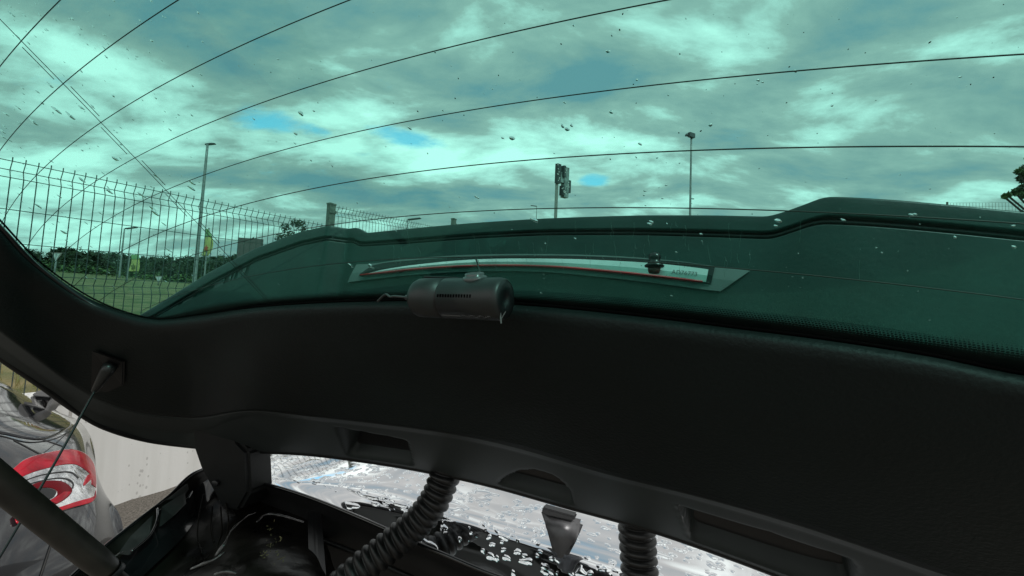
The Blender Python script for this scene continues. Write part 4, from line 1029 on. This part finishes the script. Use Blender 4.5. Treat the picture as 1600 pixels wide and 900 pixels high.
for q in [(18, 22, 4), (78, 133, 4.5), (88, 172, 6), (110, 181, 6), (127, 168, 4), (58, 143, 3), (28, 168, 3.5), (9, 178, 4), (52, 190, 6), (4, 205, 4), (5, 214, 4), (15, 219, 3), (66, 161, 3), (180, 248, 5), (60, 322, 5), (100, 363, 5), (128, 281, 5), (171, 299, 5), (222, 305, 5), (238, 325, 5), (243, 333, 6), (243, 274, 4), (300, 285, 5), (299, 294, 5), (93, 307, 3),
          (264, 391, 4), (256, 350, 3), (126, 388, 3), (470, 177, 4.5), (462, 209, 3), (800, 216, 4), (879, 197, 3), (886, 202, 3.5), (893, 196, 2.5), (1184, 125, 4), (1191, 128, 3), (1183, 131, 2), (882, 160, 2), (580, 416, 5), (548, 415, 4), (1430, 335, 4), (1424, 336, 5), (1318, 344, 4), (1315, 342, 2), (1583, 353, 4), (1584, 386, 5), (1492, 371, 4), (1212, 353, 4), (1216, 345, 7), (835, 344, 5), (1015, 350, 3), (1018, 347, 3), (1254, 434, 2.5), (1369, 387, 2.5), (1378, 395, 2.5), (1452, 500, 2.5), (1418, 423, 2),
          (955, 175, 3), (1000, 225, 2.5), (745, 308, 3), (640, 200, 3), (1110, 195, 3), (950, 80, 3), (1242, 111, 4), (1300, 165, 3), (1500, 120, 3)]: dpx(*q)
for k in range(190):
    px = random.uniform(0, 330)*(random.random()**.3); py = random.uniform(0, 450); dpx(px, py, random.uniform(.8, 2.6))
for k in range(230): dpx(random.uniform(300, 1600), random.uniform(0, 480), random.choice([.6, .8, .8, 1, 1.1, 1.4, 1.9]), random.uniform(1, 1.8))
tag(mb.build('raindrops', water_mat(), None, True), 'small raindrops and beads of water on the outside of the rear window', kind='stuff')
mb = MB()
for k in range(60):
    hh = ghit(random.uniform(0, 1600), random.uniform(0, 340), .0036)
    if hh:
        r = random.uniform(.5, 1.3)*hh[2]/FPX; c = G(np.array(hh[0]), np.array(hh[1]), .0038); an = random.random()*6; e1 = gu*math.cos(an)+gg*math.sin(an); e2 = np.cross(gn, e1)
        n0 = len(mb.V); mb.V += [c+e1*r*random.uniform(.6, 2)*math.cos(q)+e2*r*math.sin(q) for q in np.linspace(0, 2*PI, 7)[:-1]]+[c+gn*r*.4]
        for q in range(6): mb.F.append((n0+q, n0+(q+1) % 6, n0+6))
tag(mb.build('dirt_specks', mat('dirt', (.05, .05, .045), .9)), 'tiny dark specks of dirt scattered over the rear window', kind='stuff')
mb = MB()
for k in range(60):
    px = random.gauss(900, 230); py = random.uniform(345, 410); ln = random.uniform(6, 38); x_, y_ = px, py; prev = None
    if not 520 < px < 1350: continue
    for q in range(7):
        hh = ghit(x_, y_, .0037)
        if hh is None: break
        p = G(np.array(hh[0]), np.array(hh[1]), .0037)
        if prev is not None: mb.bar(prev, p, random.uniform(.00004, .00009), 4)
        prev = p; x_ += random.gauss(.3, .9); y_ += ln/7
tag(mb.build('water_runs', mat('dried_run', (.30, .30, .29), .8)), 'faint dried water runs on the rear window in front of the spoiler', kind='stuff')
print('objects', len(bpy.data.objects))
